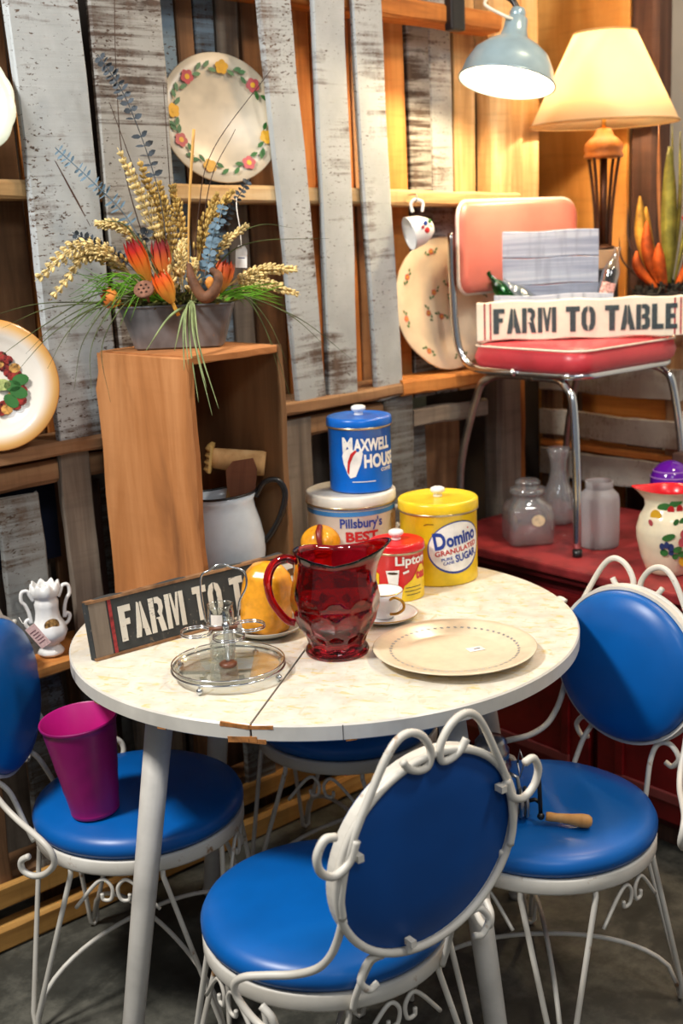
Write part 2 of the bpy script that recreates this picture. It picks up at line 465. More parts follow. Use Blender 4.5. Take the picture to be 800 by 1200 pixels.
mb = MB(); mb.box((2.05, -1.0, 1.45), (.1, 4.2, 3.1)); struct('wall_right', mb, plain('white_plaster', sr(214, 216, 210), .9, mottle=.04, scale=5))

# ================================================================== pallets that line the wall
def rel(p, t): return Vector(p) - t.location
def wb(name, t, p0, p1, W, T, mat, **k):
    return board(name, t, rel(p0, t), rel(p1, t), W, T, mat, **k)

up = thing('wooden_pallet', 'tall upper pallet of whitewashed planks that holds the wall plates', 'pallet', (.4, .70, 1.056), group=None)
FY = .63
def plank(t, x0, x1, X0, X1, z0, z1, mat, y=FY, T=.018, **k):
    """x0..x1 at the bottom z0, X0..X1 at the top z1"""
    W = ((x1 - x0) + (X1 - X0)) / 2
    return wb('plank', t, ((x0 + x1) / 2, y, z0), ((X0 + X1) / 2, y, z1), W, T, mat, **k)
plank(up, -.190, -.034, -.222, -.064, 1.082, 2.32, WHITE_PAINT, T=.022)
plank(up, -.026, .150, -.034, .134, 1.082, 2.32, WHITE_WORN, T=.022)
plank(up, .462, .546, .385, .480, 1.080, 2.32, WHITE_PAINT)
plank(up, .560, .650, .562, .664, 1.078, 2.32, WHITE_PAINT)
plank(up, .717, .808, .672, .764, 1.066, 2.32, WHITE_PAINT)
plank(up, -.62, -.50, -.64, -.52, 1.09, 2.32, WHITE_WORN)
cb = obj('crack', MB().prism([(-.0011, -.075), (.0, -.078), (.0022, -.02), (.0006, .07), (-.0006, .074), (-.0020, .0)], .0009), DARKWOOD, up, rel((-.108, .6195, 1.60), up), (0, R(-27), 0))
# stringers between front planks and back boards, shelves for the plates
wb('shelf_rail', up, (-.75, .695, 1.630), (1.30, .695, 1.560), .038, .108, PINE_PALE, wdir=(0, 0, 1), seg=22)
wb('shelf_rail', up, (-.75, .680, 1.074), (.84, .680, 1.086), .030, .138, PINE_BROWN, wdir=(0, 0, 1), seg=22)
wb('shelf_rail', up, (.80, .668, 1.088), (1.125, .668, 1.082), .040, .120, PINE_ORANGE, wdir=(0, 0, 1), seg=8)
wb('top_rail', up, (-.75, .69, 2.085), (1.24, .69, 2.025), .050, .085, PINE_ORANGE, wdir=(0, 0, 1), seg=22)
# back boards
BY = .765
for (a, b, m) in [(-.60, -.46, PINE_BROWN), (-.45, -.335, PINE_GREY), (-.33, -.152, PINE_BROWN), (-.146, -.052, PINE_ORANGE),
                  (.185, .262, BLUE_PAINT), (.268, .312, PINE_BROWN), (.318, .372, BLUE_PAINT), (.378, .438, PINE_GREY), (.444, .535, PINE_BROWN),
                  (.540, .655, PINE_ORANGE), (.660, .785, PINE_ORANGE), (.790, .893, PINE_BROWN), (.898, .978, PINE_ORANGE),
                  (.986, 1.066, WHITE_WORN), (1.072, 1.155, WHITE_PAINT), (1.161, 1.245, PINE_PALE)]:
    wb('back_board', up, ((a + b) / 2, BY, 1.03), ((a + b) / 2 + random.uniform(-.006, .006), BY, 2.32), b - a, .018, m, jit=.001, seg=8)
wb('end_post', up, (1.300, .735, 1.085), (1.296, .735, 2.32), .085, .075, PINE_PALE, seg=14)
wb('end_post', up, (1.505, .80, 1.085), (1.505, .80, 2.32), .10, .03, PINE_PALE, seg=14)
wb('end_post', up, (1.398, .765, 1.085), (1.398, .765, 2.32), .090, .03, PINE_PALE, seg=14)

low = thing('wooden_pallet', 'lower pallet of grey broken slats behind the table and crate', 'pallet', (.4, .70, 0))
wb('top_rail', low, (-.75, .690, 1.024), (.80, .690, 1.030), .050, .100, PINE_BROWN, wdir=(0, 0, 1), seg=22)
wb('top_rail', low, (.86, .650, .998), (1.15, .650, .992), .046, .030, PINE_GREY, wdir=(0, 0, 1), seg=8)
for (a, b, A, B, z0, z1, m, nt) in [
        (-.325, -.235, -.345, -.24, .10, .99, GREY_PAINT, (.90, 1.2, 1, .035)), (-.182, -.112, -.190, -.116, .10, 1.078, PINE_GREY, None),
        (-.56, -.46, -.57, -.47, .10, 1.05, GREY_PAINT, None), (-.45, -.40, -.45, -.40, .10, 1.05, PINE_BROWN, None),
        (-.06, .06, -.06, .06, .10, .90, PINE_GREY, None), (.10, .18, .10, .18, .1, 1.0, PINE_BROWN, None),
        (.24, .33, .24, .33, .1, 1.04, GREY_PAINT, None), (.415, .500, .42, .505, .1, 1.05, PINE_GREY, None),
        (.58, .67, .58, .67, .1, 1.04, GREY_PAINT, None), (.744, .845, .752, .855, .1, 1.063, GREY_PAINT, None)]:
    wb('slat', low, ((a + b) / 2, FY + .012, z0), ((A + B) / 2, FY + .012, z1), (b - a + B - A) / 2, .018, m, notch=nt, seg=16)
for (a, b, m, y) in [(-.30, -.225, PINE_BROWN, .72), (.505, .57, PINE_BROWN, .74), (.865, .955, GREY_PAINT, .70), (.36, .41, PINE_BROWN, .74), (-.10, -.04, DARKWOOD, .75),
                     (1.0, 1.16, PINE_BROWN, .765), (.68, .74, DARKWOOD, .76)]:
    wb('back_board', low, ((a + b) / 2, y, .0), ((a + b) / 2, y, .97), b - a, .02, m, jit=.001)
for k in range(14):
    x = -.62 + .107 * k
    wb('backing_slat', low, (x, .815, .01), (x + random.uniform(-.006, .006), .815, random.choice((.96, .93, .985))), .094, .016, (PINE_GREY, PINE_BROWN, GREY_PAINT, PINE_GREY)[k % 4], jit=.0012, seg=6)
wb('corner_post', low, (1.318, .730, .0), (1.316, .730, 1.060), .105, .07, PINE_GREY, seg=14)
wb('corner_post', low, (1.386, .742, .0), (1.386, .742, 1.060), .030, .06, PINE_ORANGE, seg=14)
wb('bottom_rail', low, (-.75, .700, .122), (.84, .700, .122), .060, .096, PINE_BROWN, wdir=(0, 0, 1), seg=22)
wb('bottom_rail', low, (-.75, .620, .122), (.84, .640, .122), .05, .02, PINE_YELLOW, wdir=(0, 0, 1), seg=22)
wb('vase_shelf', low, (-.50, .6285, .626), (-.095, .6285, .632), .024, .165, PINE_ORANGE, wdir=(0, 0, 1), seg=10)
mb = MB(); mb.box((0, 0, 0), (.17, .012, .26)); pg = obj('backing_sheet', mb, plain('dark_blue_sheet', sr(16, 26, 52), .8), low, rel((-.22, .785, .93), low))
mb = MB(); mb.box((0, 0, 0), (.16, .012, .40)); obj('backing_sheet', mb, plain('pale_green_sheet', sr(158, 176, 150), .8), low, rel((1.02, .84, .86), low))

bl = board('floor_beam', None, (-1.1, .615, .029), (.86, .645, .029), .056, .045, PINE_YELLOW, wdir=(0, 0, 1), seg=26)
tag(bl, 'long yellow pine beam lying on the floor against the pallets', 'beam')

# plywood sheet and timber post behind the lamp
pl = obj('plywood_sheet', board_mesh(2.45, .355, .014, .0006, 8), PLY, None, (1.80, .8175, 0), (0, 0, R(-90)))
tag(pl, 'orange plywood sheet standing upright behind the table lamp', 'plywood')
pp = obj('timber_post', board_mesh(2.45, .095, .09, .001, 12), DARKWOOD, None, (1.835, .588, 0), (0, 0, R(-90)))
tag(pp, 'dark brown timber post beside the orange plywood sheet', 'post')

# slatted pallet on the red cabinet, its top board carries lamp and plant
sl = thing('slatted_pallet', 'pallet with level whitewashed slats standing on the red cabinet under the lamp', 'pallet', (1.60, .45, .66))
XS = 1.555
SLATW = painted('whitewashed_slat', sr(176, 170, 160), sr(110, 92, 76), .58, .08, .4)
for (z0, z1, m) in [(.985, 1.075, SLATW), (.845, .925, SLATW), (.715, .80, SLATW)]:
    wb('slat', sl, (XS, .27, (z0 + z1) / 2), (XS, .78, (z0 + z1) / 2), z1 - z0, .018, m, wdir=(0, 0, 1))
wb('slat', sl, (XS + .03, .27, .815), (XS + .03, .78, .815), .022, .07, PINE_ORANGE, wdir=(0, 0, 1))
wb('slat', sl, (XS + .15, .27, .95), (XS + .15, .78, .95), .12, .018, PINE_ORANGE, wdir=(0, 0, 1))
wb('slat', sl, (XS + .15, .27, .74), (XS + .15, .78, .74), .12, .018, PINE_BROWN, wdir=(0, 0, 1))
for y in (.30, .76):
    wb('corner_post', sl, (1.585, y, .662), (1.585, y, 1.205), .06, .05, PINE_BROWN, wdir=(0, 1, 0))
    wb('corner_post', sl, (1.715, y, .662), (1.715, y, 1.205), .06, .05, PINE_BROWN, wdir=(0, 1, 0))
for x in (1.552, 1.637, 1.722): wb('top_board', sl, (x, .12, 1.216), (x, .82, 1.216), .08, .02, PINE_BROWN, wdir=(1, 0, 0))

# ================================================================== red cabinet
RED = plain('red_lacquer', sr(132, 24, 26), .38, 0, .5, .14, 9)
REDTOP = plain('worn_red_top', sr(142, 46, 48), .42, 0, .45, .16, 14, .05)
REDDARK = plain('dark_red_panel', sr(84, 12, 18), .45, 0, .4, .12, 9)
cab = thing('red_cabinet', 'long dark red cabinet along the wall under the chrome chair', 'cabinet', (1.2, -.25, 0))
CX0, CX1, CY0, CY1, CT = .925, 1.52, -1.15, .665, .66
def cbox(name, lo, hi, mat, bev=.003, par=cab):
    c = [(a + b) / 2 for a, b in zip(lo, hi)]; d = [b - a for a, b in zip(lo, hi)]
    mb = MB(); mb.box((0, 0, 0), d, bev=bev)
    return obj(name, mb, mat, par, Vector(c) - cab.location if par is cab else Vector(c) - cab.location - par.location)
cbox('carcass', (CX0 + .02, CY0 + .01, .05), (CX1 - .01, CY1 - .01, CT - .035), REDDARK)
cbox('cabinet_top', (CX0 - .018, CY0, CT - .026), (CX1, CY1, CT), REDTOP, .006)
cbox('top_moulding', (CX0 - .004, CY0 + .005, CT - .046), (CX1 - .02, CY1 - .005, CT - .027), REDDARK, .004)
cbox('plinth', (CX0 + .03, CY0 + .02, 0), (CX1 - .03, CY1 - .02, .05), DARKWOOD)
for k in range(3):
    y1 = CY1 - .03 - k * .565; y0 = y1 - .54
    d = cbox('cabinet_door', (CX0, y0, .075), (CX0 + .02, y1, CT - .075), RED)
    for (lo, hi) in [((y0 + .06, .13), (y1 - .06, .155)), ((y0 + .06, CT - .16), (y1 - .06, CT - .135)), ((y0 + .06, .155), (y0 + .085, CT - .16)), ((y1 - .085, .155), (y1 - .06, CT - .16))]:
        cbox('trim_strip', (CX0 - .010, lo[0], lo[1]), (CX0 - .0005, hi[0], hi[1]), plain('pale_red_trim', sr(150, 70, 68), .45) if hi[1] - lo[1] < .05 else RED, .003, d)
    m2 = MB(); m2.lathe([(.001, 0), (.006, .001), (.006, .012), (.014, .018), (.013, .028), (.001, .031)], 16, rot=(0, R(-90), 0))
    obj('knob', m2, plain('brass', sr(176, 140, 80), .35, 1.0), d, Vector((CX0 - .0005, y0 + .03, .36)) - cab.location - d.location)

# ================================================================== oval chrome table
TC = Vector((.079, .094, 0)); TR = .498; TH = .741
tab = thing('dinette_table', 'round dinette table with speckled cream laminate top and white tube legs', 'table', TC)
def laminate():
    t = NT('speckled_laminate'); v = t.coord((1, 1, 1), rnd=False)
    a = t.noise(t.coord((26, 70, 1), rnd=False), 1.0, 3, .6, .8); b = t.noise(t.coord((60, 24, 1), rnd=False), 1.0, 3, .6, .5); c = t.noise(v, 26, 3)
    col = t.ramp(c, [(.35, sr(216, 208, 192)), (.65, sr(230, 225, 212))])
    col = t.mix(t.ramp(a, [(.56, (0, 0, 0)), (.66, (.75, .75, .75))]), col, sr(222, 196, 124))
    col = t.mix(t.ramp(b, [(.60, (0, 0, 0)), (.70, (.65, .65, .65))]), col, sr(206, 190, 152))
    t.set(col, .22, 0, .5); return t.m
LAM = laminate()
EDGE = plain('cream_edge_band', sr(214, 210, 200), .35, 0, .5, .05, 12)
sa = atan2(.181, .246)                       # direction of the seam between the two leaves
def leaf(sgn):
    mb = MB(); n = 64; g = .0020
    arc = []
    for k in range(n + 1):
        a = -pi / 2 + pi * k / n
        arc.append((sgn * (max(0, TR * cos(a)) + g * 0 + g), TR * sin(a)))
    def ring(z, ins):
        return [Vector((x - sgn * ins * (0 if k in (0, n) else abs(x) / TR), y * (1 - ins / TR), z)) for k, (x, y) in enumerate(arc)]
    rs = [ring(-.030, .004), ring(-.027, 0), ring(-.003, 0), ring(0, .003)]
    vs = [p for r in rs for p in r]; m = n + 1
    top = tuple(3 * m + k for k in range(m)); bot = tuple(k for k in range(m))[::-1]
    fs = []
    for i in range(3):
        for k in range(m):
            k2 = (k + 1) % m
            fs.append((i * m + k, i * m + k2, (i + 1) * m + k2, (i + 1) * m + k))
    if sgn < 0: fs = [f[::-1] for f in fs]; top = top[::-1]; bot = bot[::-1]
    mb.add(vs, fs, False); mb.add(vs, [top, bot], False)
    return mb
for sgn in (1, -1):
    me = leaf(sgn).mesh('tabletop_leaf'); me.materials.append(LAM); me.materials.append(EDGE)
    for p in me.polygons: p.material_index = 0 if p.normal.z > .9 else 1
    o = obj('tabletop_leaf', me, None, tab, (0, 0, TH), (0, 0, sa - pi / 2))
mb = MB(); mb.box((0, 0, TH - .012), (2 * TR - .01, .0038, .018), (0, 0, sa)); obj('seam_strip', mb, plain('dark_seam', sr(70, 46, 30), .8), tab)
# chipped edge where the leaves meet, bare wood
CHIP = plain('bare_chipboard', sr(172, 112, 56), .85, mottle=.2, scale=60)
ca, sA = cos(sa + pi), sin(sa + pi)
mb = MB()
for ci, (da, w, h, z) in enumerate([(-.055, .05, .007, -.004), (.03, .045, .006, -.005), (-.03, .05, .010, -.027), (.02, .03, .008, -.029)]):
    a = sa + pi + da
    mb = MB(); mb.box((TR * cos(a) * .9966, TR * sin(a) * .9966, TH + z), (.004, w, h), (R((-3, 2, 3, -2)[ci]), 0, a))
    obj('chipped_edge', mb, CHIP, tab)
for a in (R(197), R(176), R(235)):
    mb = MB(); mb.box((TR * cos(a) * .9966, TR * sin(a) * .9966, TH - .027), (.004, .018, .006), (R(4), 0, a))
    obj('chipped_edge', mb, CHIP, tab)
for k in (.30, 1.18, 1.5, 2.25):
    mb = MB(); a = sa + pi + k; mb.box((TR * cos(a), TR * sin(a), TH - .015), (.0016, .0014, .026), (0, 0, a))
    obj('edge_joint', mb, plain('edge_joint_dark', sr(96, 90, 80), .7), tab)
# apron and four splayed legs
mb = MB(); mb.lathe([(.335, -.072), (.335, -.031), (.350, -.031), (.350, -.072), (.335, -.072)], 64)
obj('apron', mb, EDGE, tab, (0, 0, TH))
LEGW = plain('worn_white_leg', sr(206, 202, 194), .42, 0, .5, .05, 14)
for (fx, fy) in [(-.395, -.350), (.410, .187), (.290, -.443), (-.300, .260)]:
    # rf -> xy
    P = Vector((fx * cos(R(40)) + fy * sin(R(40)), -fx * sin(R(40)) + fy * cos(R(40)), .004)); Q = Vector((P.x * .74, P.y * .74, TH - .032))
    mb = MB(); D = (Q - P)
    mb.tube([P, P + D * .02, P + D * .5, Q], [.0150, .0195, .0225, .0255], 20)
    lg = obj('leg', mb, LEGW, tab)
    mb = MB(); mb.lathe([(.001, 0), (.020, 0), (.022, .008), (.019, .018), (.001, .018)], 20, c=(P.x, P.y, 0.0))
    obj('foot_cap', mb, plain('grey_rubber', sr(180, 176, 168), .6), lg)

# ================================================================== ice-cream parlour chairs
TAGC = plain('paper_tag', sr(236, 232, 226), .8, mottle=.02)
def parlour_chair(loc, rz, label):
    c = thing('parlour_chair', label, 'chair', loc, rz, 'blue parlour chairs round the table')
    RS = .203
    mb = MB(); mb.lathe([(.001, .386), (.10, .386), (.192, .386), (.203, .390), (.2095, .400), (.2095, .410), (.204, .421), (.190, .429), (.150, .4355), (.08, .439), (.001, .440)], 64)
    obj('seat_cushion', mb, BLUE, c)
    mb = MB(); mb.lathe([(.196, .358), (.2065, .358), (.2085, .362), (.2085, .384), (.2065, .387), (.196, .387), (.196, .358)], 64)
    obj('seat_ring', mb, IRON, c)
    for k in range(4):
        a = R(45 + 90 * k); da = R(19)
        pts = [(.200 * cos(a - da), .200 * sin(a - da), .372), (.203 * cos(a - da), .203 * sin(a - da), .345)]
        f = (.264 * cos(a), .264 * sin(a))
        tx, ty = -sin(a), cos(a)
        pts += [(f[0] - tx * .010, f[1] - ty * .010, .045), (f[0] - tx * .008, f[1] - ty * .008, .012), (f[0], f[1], .0055), (f[0] + tx * .008, f[1] + ty * .008, .012), (f[0] + tx * .010, f[1] + ty * .010, .045)]
        pts += [(.203 * cos(a + da), .203 * sin(a + da), .345), (.200 * cos(a + da), .200 * sin(a + da), .372)]
        mb = MB(); mb.tube(pts, .0052, 8); obj('leg', mb, IRON, c)
        # ram's-horn scroll under the seat ring between two legs
        b = R(90 * k); mb = MB()
        for s in (1, -1):
            q = [(.085, -.075), (.045, -.028), (.022, -.012), (.006, -.028), (.010, -.052), (.026, -.054), (.028, -.042)]
            mb.tube(cr([(.2 * cos(b) - sin(b) * s * u * .95 - cos(b) * .08 * abs(u), .2 * sin(b) + cos(b) * s * u * .95 - sin(b) * .08 * abs(u), .358 + v) for u, v in q], 5), .0038, 6)
        obj('apron_scroll', mb, IRON, c)
    for k in range(2):
        a = R(45 + 90 * k); mb = MB(); pts = []
        for i in range(25):
            t = -1 + 2 * i / 24; q = .262 * t
            pts.append((q * cos(a), q * sin(a), .022 + (.128 + .011 * k) * sqrt(max(0, 1 - abs(t) ** 2.2))))
        mb.tube(pts, .0048, 8); obj('cross_brace', mb, IRON, c)
    # back: padded oval disc in an iron ring, leaning outwards
    AX, AZ, CY, CZ, LEAN =   .160, .153, .268, .631, R(5)
    M = Matrix.Translation((0, CY, CZ)) @ Matrix.Rotation(-LEAN, 4, 'X')
    def W(x, y, z): return M @ Vector((x, y, z))
    def We(th, k=1.0, y=0.0): return W(AX * k * cos(th), y, AZ * k * sin(th))
    mb = MB(); pts = []
    n = 64
    sec = [(1.005, -.012), (1.045, -.012), (1.045, .011), (1.005, .011)]
    vs = [We(2 * pi * i / n, k, y) for i in range(n) for (k, y) in sec]
    fs = [(i * 4 + j, i * 4 + (j + 1) % 4, ((i + 1) % n) * 4 + (j + 1) % 4, ((i + 1) % n) * 4 + j)[::-1] for i in range(n) for j in range(4)]
    mb.add(vs, fs, False)
    mb.tube([We(2 * pi * i / n, 1.03, .010) for i in range(n)], .0062, 8, True)
    obj('back_ring', mb, IRON, c)
    mb = MB(); prof = [(.999, .004), (1.0, -.010), (.985, -.020), (.93, -.030), (.75, -.040), (.45, -.046), (.15, -.048)]
    vs = [We(2 * pi * i / n, k, y) for (k, y) in prof for i in range(n)]
    fs = [(j * n + i, j * n + (i + 1) % n, (j + 1) * n + (i + 1) % n, (j + 1) * n + i) for j in range(len(prof) - 1) for i in range(n)]
    fs.append(tuple((len(prof) - 1) * n + i for i in range(n))); fs.append(tuple(range(n))[::-1])
    mb.add(vs, [f[::-1] for f in fs], True)
    obj('back_cushion', mb, BLUE, c)
    mb = MB(); vs = [We(2 * pi * i / n, k, y) for (k, y) in [(.998, .0045), (.965, .0050), (.95, .0065), (.5, .007)] for i in range(n)]
    fs = [(j * n + i, (j + 1) * n + i, (j + 1) * n + (i + 1) % n, j * n + (i + 1) % n)[::-1] for j in range(3) for i in range(n)]
    fs.append(tuple(3 * n + i for i in range(n))[::-1]); mb.add(vs, [f[::-1] for f in fs], True)
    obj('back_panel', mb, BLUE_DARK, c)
    for th in (R(20), R(152), R(-75)):
        p = We(th, 1.0, .018); q = We(th, .90, .018); mb = MB()
        d = (q - p); mb.box((p + q) / 2, (.009, .006, d.length), d.to_track_quat('Z', 'Y').to_matrix()); mb.box(q, (.010, .016, .010))
        obj('clip', mb, IRON, c)
    for s in (1, -1):
        mb = MB()
        mb.tube(cr([W(s * x, .014, z) for x, z in [(.157, -.045), (.160, -.005), (.146, .062), (.112, .135), (.082, .188), (.056, .207), (.028, .198), (.009, .170), (.012, .146), (.029, .143), (.047, .152), (.058, .166)]], 7), .0060, 8)
        obj('crest_scroll', mb, IRON, c)
        mb = MB()
        mb.tube(cr([W(s * x, .018, z) for x, z in [(.138, .074), (.150, .044), (.174, .032), (.196, .046), (.203, .072), (.191, .094), (.173, .092)]], 7), .0062, 8)
        obj('side_scroll', mb, IRON, c)
        mb = MB()
        e = W(s * .150, .006, -.055)
        mb.tube(cr([e, (s * .149, .250, .532), (s * .153, .234, .500), (s * .161, .210, .472), (s * .180, .178, .454), (s * .207, .144, .446), (s * .228, .117, .438), (s * .236, .100, .421), (s * .2325, .099, .396), (s * .223, .122, .371), (s * .215, .148, .362), (s * .212, .168, .371), (s * .215, .168, .392), (s * .221, .150, .405)], 6), .0062, 8)
        obj('arm_rod', mb, IRON, c)
        mb = MB(); h = We(R(-90 + s * 28), 1.05, .004)
        mb.tube(cr([(s * .088, .192, .362), (s * .088, .206, .40), (s * .080, .232, .46), h + Vector((0, 0, -.004)), h + Vector((s * .025, .004, .002)), h + Vector((s * .044, .006, -.022)), h + Vector((s * .030, .006, -.044)), h + Vector((s * .014, .006, -.040))], 6), .0055, 8)
        obj('back_rod', mb, IRON, c)
    return c
parlour_chair((-.2587, .2955, 0), R(44), 'blue round-seat parlour chair with the magenta tumbler on its seat')
parlour_chair((-.239, -.269, 0), R(-185), 'blue parlour chair in front whose oval back is turned to the viewer')
parlour_chair((.265, -.314, 0), R(-88), 'blue parlour chair with the hand mill on its seat, beside red cabinet')
parlour_chair((.3075, .311, 0), R(-58), 'blue parlour chair tucked behind the table, only its seat front in view')

# ================================================================== things on and above the table
CAMZ = R(-40)                      # a thing turned so that its -Y side looks towards the table's front
def face_cam(): return CAMZ
INK_BLUE = plain('ink_blue', sr(24, 60, 150), .4); INK_RED = plain('ink_red', sr(196, 32, 36), .4)
INK_WHITE = plain('ink_white', sr(236, 234, 228), .4); INK_DARK = plain('ink_dark', sr(40, 44, 50), .55)
INK_GREEN = plain('ink_green', sr(52, 110, 50), .45); INK_YELLOW = plain('ink_yellow', sr(226, 172, 40), .45)
INK_ROSE = plain('ink_rose', sr(186, 78, 84), .45); INK_GREY = plain('ink_grey', sr(132, 136, 138), .4)

# ---- wooden crate standing on the back of the table
cr_t = thing('wooden_crate', 'tall upright wooden crate on the table back, open towards the front', 'crate', (.0365, .4538, .7425), R(6))
x0, x1, y0, y1, h = -.129, .129, -.155, .155, .534
o = obj('side_panel', board_mesh(h - .004, y1 - y0, .017, .0012, 14, (h - .07, h, 1, .012)), CRATE_WOOD, cr_t, (x0 + .0085, 0, 0), (0, 0, R(90)))
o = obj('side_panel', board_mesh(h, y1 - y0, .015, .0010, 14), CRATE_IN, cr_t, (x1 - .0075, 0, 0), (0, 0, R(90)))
def lay(name, z, T, mat): 
    ob = board(name, cr_t, (x0 + .018, 0, z), (x1 - .016, 0, z), y1 - y0 - .004, T, mat, wdir=(0, 1, 0), jit=.0012); return ob
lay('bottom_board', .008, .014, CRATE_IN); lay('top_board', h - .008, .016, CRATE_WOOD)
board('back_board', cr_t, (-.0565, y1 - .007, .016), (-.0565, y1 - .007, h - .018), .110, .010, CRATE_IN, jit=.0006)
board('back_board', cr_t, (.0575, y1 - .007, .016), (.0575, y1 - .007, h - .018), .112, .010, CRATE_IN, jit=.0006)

# ---- enamel pitcher with wooden tools
ep = thing('enamel_pitcher', 'white enamel pitcher with black rim and handle inside the wooden crate', 'pitcher', (.062, .388, .7595), CAMZ); ep.scale = (1.08, 1.0, 1.02)
def spout(a, r, z, zt=.2, k=.03, up=.012):
    wgt = max(0, cos(a - pi)) ** 6 * max(0, (z - zt * .62) / (zt * .38)) ** 2
    return r + k * wgt, z + up * wgt + .006 * max(0, (z - zt * .8) / (zt * .2)) * cos(a)
mb = MB(); mb.lathe([(.001, .0), (.052, .0), (.058, .006), (.068, .04), (.0735, .08), (.073, .11), (.066, .145), (.058, .172), (.055, .188), (.062, .205), (.060, .205), (.053, .188), (.056, .172), (.064, .145), (.071, .11), (.071, .08), (.066, .04), (.05, .008), (.001, .006)], 48, mod=lambda a, r, z: spout(a, r, z, .205))
obj('body', mb, plain('pale_blue_white_enamel', sr(206, 216, 224), .22, 0, .55, .02), ep)
mb = MB(); mb.tube([(spout(2 * pi * k / 48, .061, .205, .205)[0] * cos(2 * pi * k / 48), .061 * sin(2 * pi * k / 48) if abs(sin(2 * pi * k / 48)) > 2 else spout(2 * pi * k / 48, .061, .205, .205)[0] * sin(2 * pi * k / 48), spout(2 * pi * k / 48, .061, .205, .205)[1]) for k in range(48)], .0026, 6, True)
obj('rim', mb, BLACK, ep)
mb = MB(); mb.tube(cr([(.060, 0, .196), (.078, 0, .225), (.105, 0, .228), (.118, 0, .200), (.108, 0, .155), (.088, 0, .118), (.072, 0, .098)], 6), [.006] * 37, 8); obj('handle', mb, BLACK, ep)
def wood_tool(name, label, loc, rot, mb, mat, cat='utensil'):
    o = obj(name, mb, mat, None, loc, rot); return tag(o, label, cat)
SPAT = timber('dark_spoon_wood', sr(60, 34, 22), sr(104, 62, 42), sr(130, 84, 58))
mb = MB(); mb.prism([(-.007, -.0), (.007, 0), (.008, .13), (.026, .165), (.028, .205), (.020, .226), (-.016, .218), (-.027, .20), (-.024, .165), (-.008, .13)], .008)
wood_tool('wooden_spatula', 'dark brown wooden spatula standing in the enamel pitcher', (.074, .374, .800), (R(-3), R(5), CAMZ), mb, SPAT).scale = (1.2, 1.2, 1.08)
mb = MB(); mb.prism([(-.006, 0), (.006, 0), (.008, .12), (.026, .15), (.030, .185), (.022, .205), (-.014, .205), (-.026, .18), (-.022, .15), (-.008, .12)], .008)
wood_tool('wooden_spatula', 'light wooden spatula half hidden behind the dark one in the pitcher', (.084, .392, .800), (R(-4), R(6), CAMZ), mb, timber('light_spoon_wood', sr(150, 104, 60), sr(196, 150, 98), sr(216, 176, 122)))
ml = thing('meat_mallet', 'wooden meat mallet with toothed head lying across the pitcher tools', 'mallet', (.111, .400, 1.030), 0, rot=(0, R(9), CAMZ)); ml.scale = (1.1, 1.1, 1.1)
mb = MB(); mb.lathe([(.001, -.052), (.018, -.052), (.020, -.048), (.0245, .045), (.0235, .052), (.001, .052)], 28, rot=(0, R(90), 0)); obj('head', mb, timber('mallet_wood', sr(170, 122, 72), sr(206, 162, 108), sr(224, 186, 134)), ml)
mb = MB()
for i in range(4):
    for j in range(3):
        yy = -.016 + j * .016; zz = -.020 + i * .0135
        mb.lathe([(.0085, 0), (.0085, .004), (.001, .012)], 4, rot=(0, R(-90), 0), c=(-.0535, yy, zz))
mb.box((-.053, 0, 0), (.005, .05, .052)); obj('toothed_face', mb, timber('tooth_wood', sr(176, 136, 70), sr(214, 176, 104), sr(228, 198, 130)), ml)
mb = MB(); mb.tube([(.0, .008, -.018), (-.01, .012, -.06), (-.02, .016, -.20)], [.007, .008, .009], 10); obj('handle', mb, MATS['mallet_wood'], ml)

# ---- black FARM TO TABLE board leaning on the table
def farm_sign(name, label, loc, rz, L, H, T, base, ink, stripe, tilt, tx0, tw, th, edge):
    s = thing(name, label, 'sign', loc, 0, 'farm to table boards', rot=(tilt, 0, rz))
    b = obj('board', board_mesh(L, H, T, .0012, 24), base, s, (0, T / 2, H / 2)); b.rotation_euler = (0, R(90), 0); b.location = (0, T / 2, H / 2 + .0005)
    mb = MB()
    for p in stencil_text('FARM TO TABLE', th, tw):
        mb.prism([(a + tx0, c + (H - th) / 2) for a, c in p], .0012, Matrix.Translation((0, -.0012, 0)))
    obj('lettering', mb, ink, s); s_m = stripe
    for x in ([.030, .052] if edge is None else [.045]):
        for xx in ((x * .7, L - x * .7) if edge is None else (x,)):
            if xx < 0: continue
            mb = MB(); mb.box((xx, -.0008, H / 2), (.0042 if edge is None else .007, .001, H * .93)); obj('stripe', mb, s_m, s)
    if edge is not None:
        mb = MB(); mb.box((.020, -.0005, H / 2), (.036, .0012, H * .95)); obj('bare_end', mb, PINE_GREY, s)
        for z in (.0022, H - .0022):
            mb = MB(); mb.box((L / 2, T / 2 - .001, z), (L, T + .003, .0052)); obj('raw_edge', mb, edge, s)
    return s
BLACKB = painted('black_painted_board', sr(62, 64, 64), sr(120, 112, 100), .60, .05, 1.2)
WHITEB = painted('white_painted_board', sr(232, 224, 206), sr(150, 120, 90), .70, .05, .6)
WORNW = painted('worn_white_lettering', sr(216, 212, 200), sr(96, 96, 92), .60, .05, .7)
farm_sign('farm_sign', 'dark grey farm sign with white stencil letters leaning on the table before crate', (-.352, .243, .7422), R(-1.5), .45, .112, .018, BLACKB, WORNW, plain('faded_red', sr(140, 40, 42), .8, mottle=.2, scale=120), R(-9), .060, .415, .068, PINE_BROWN)


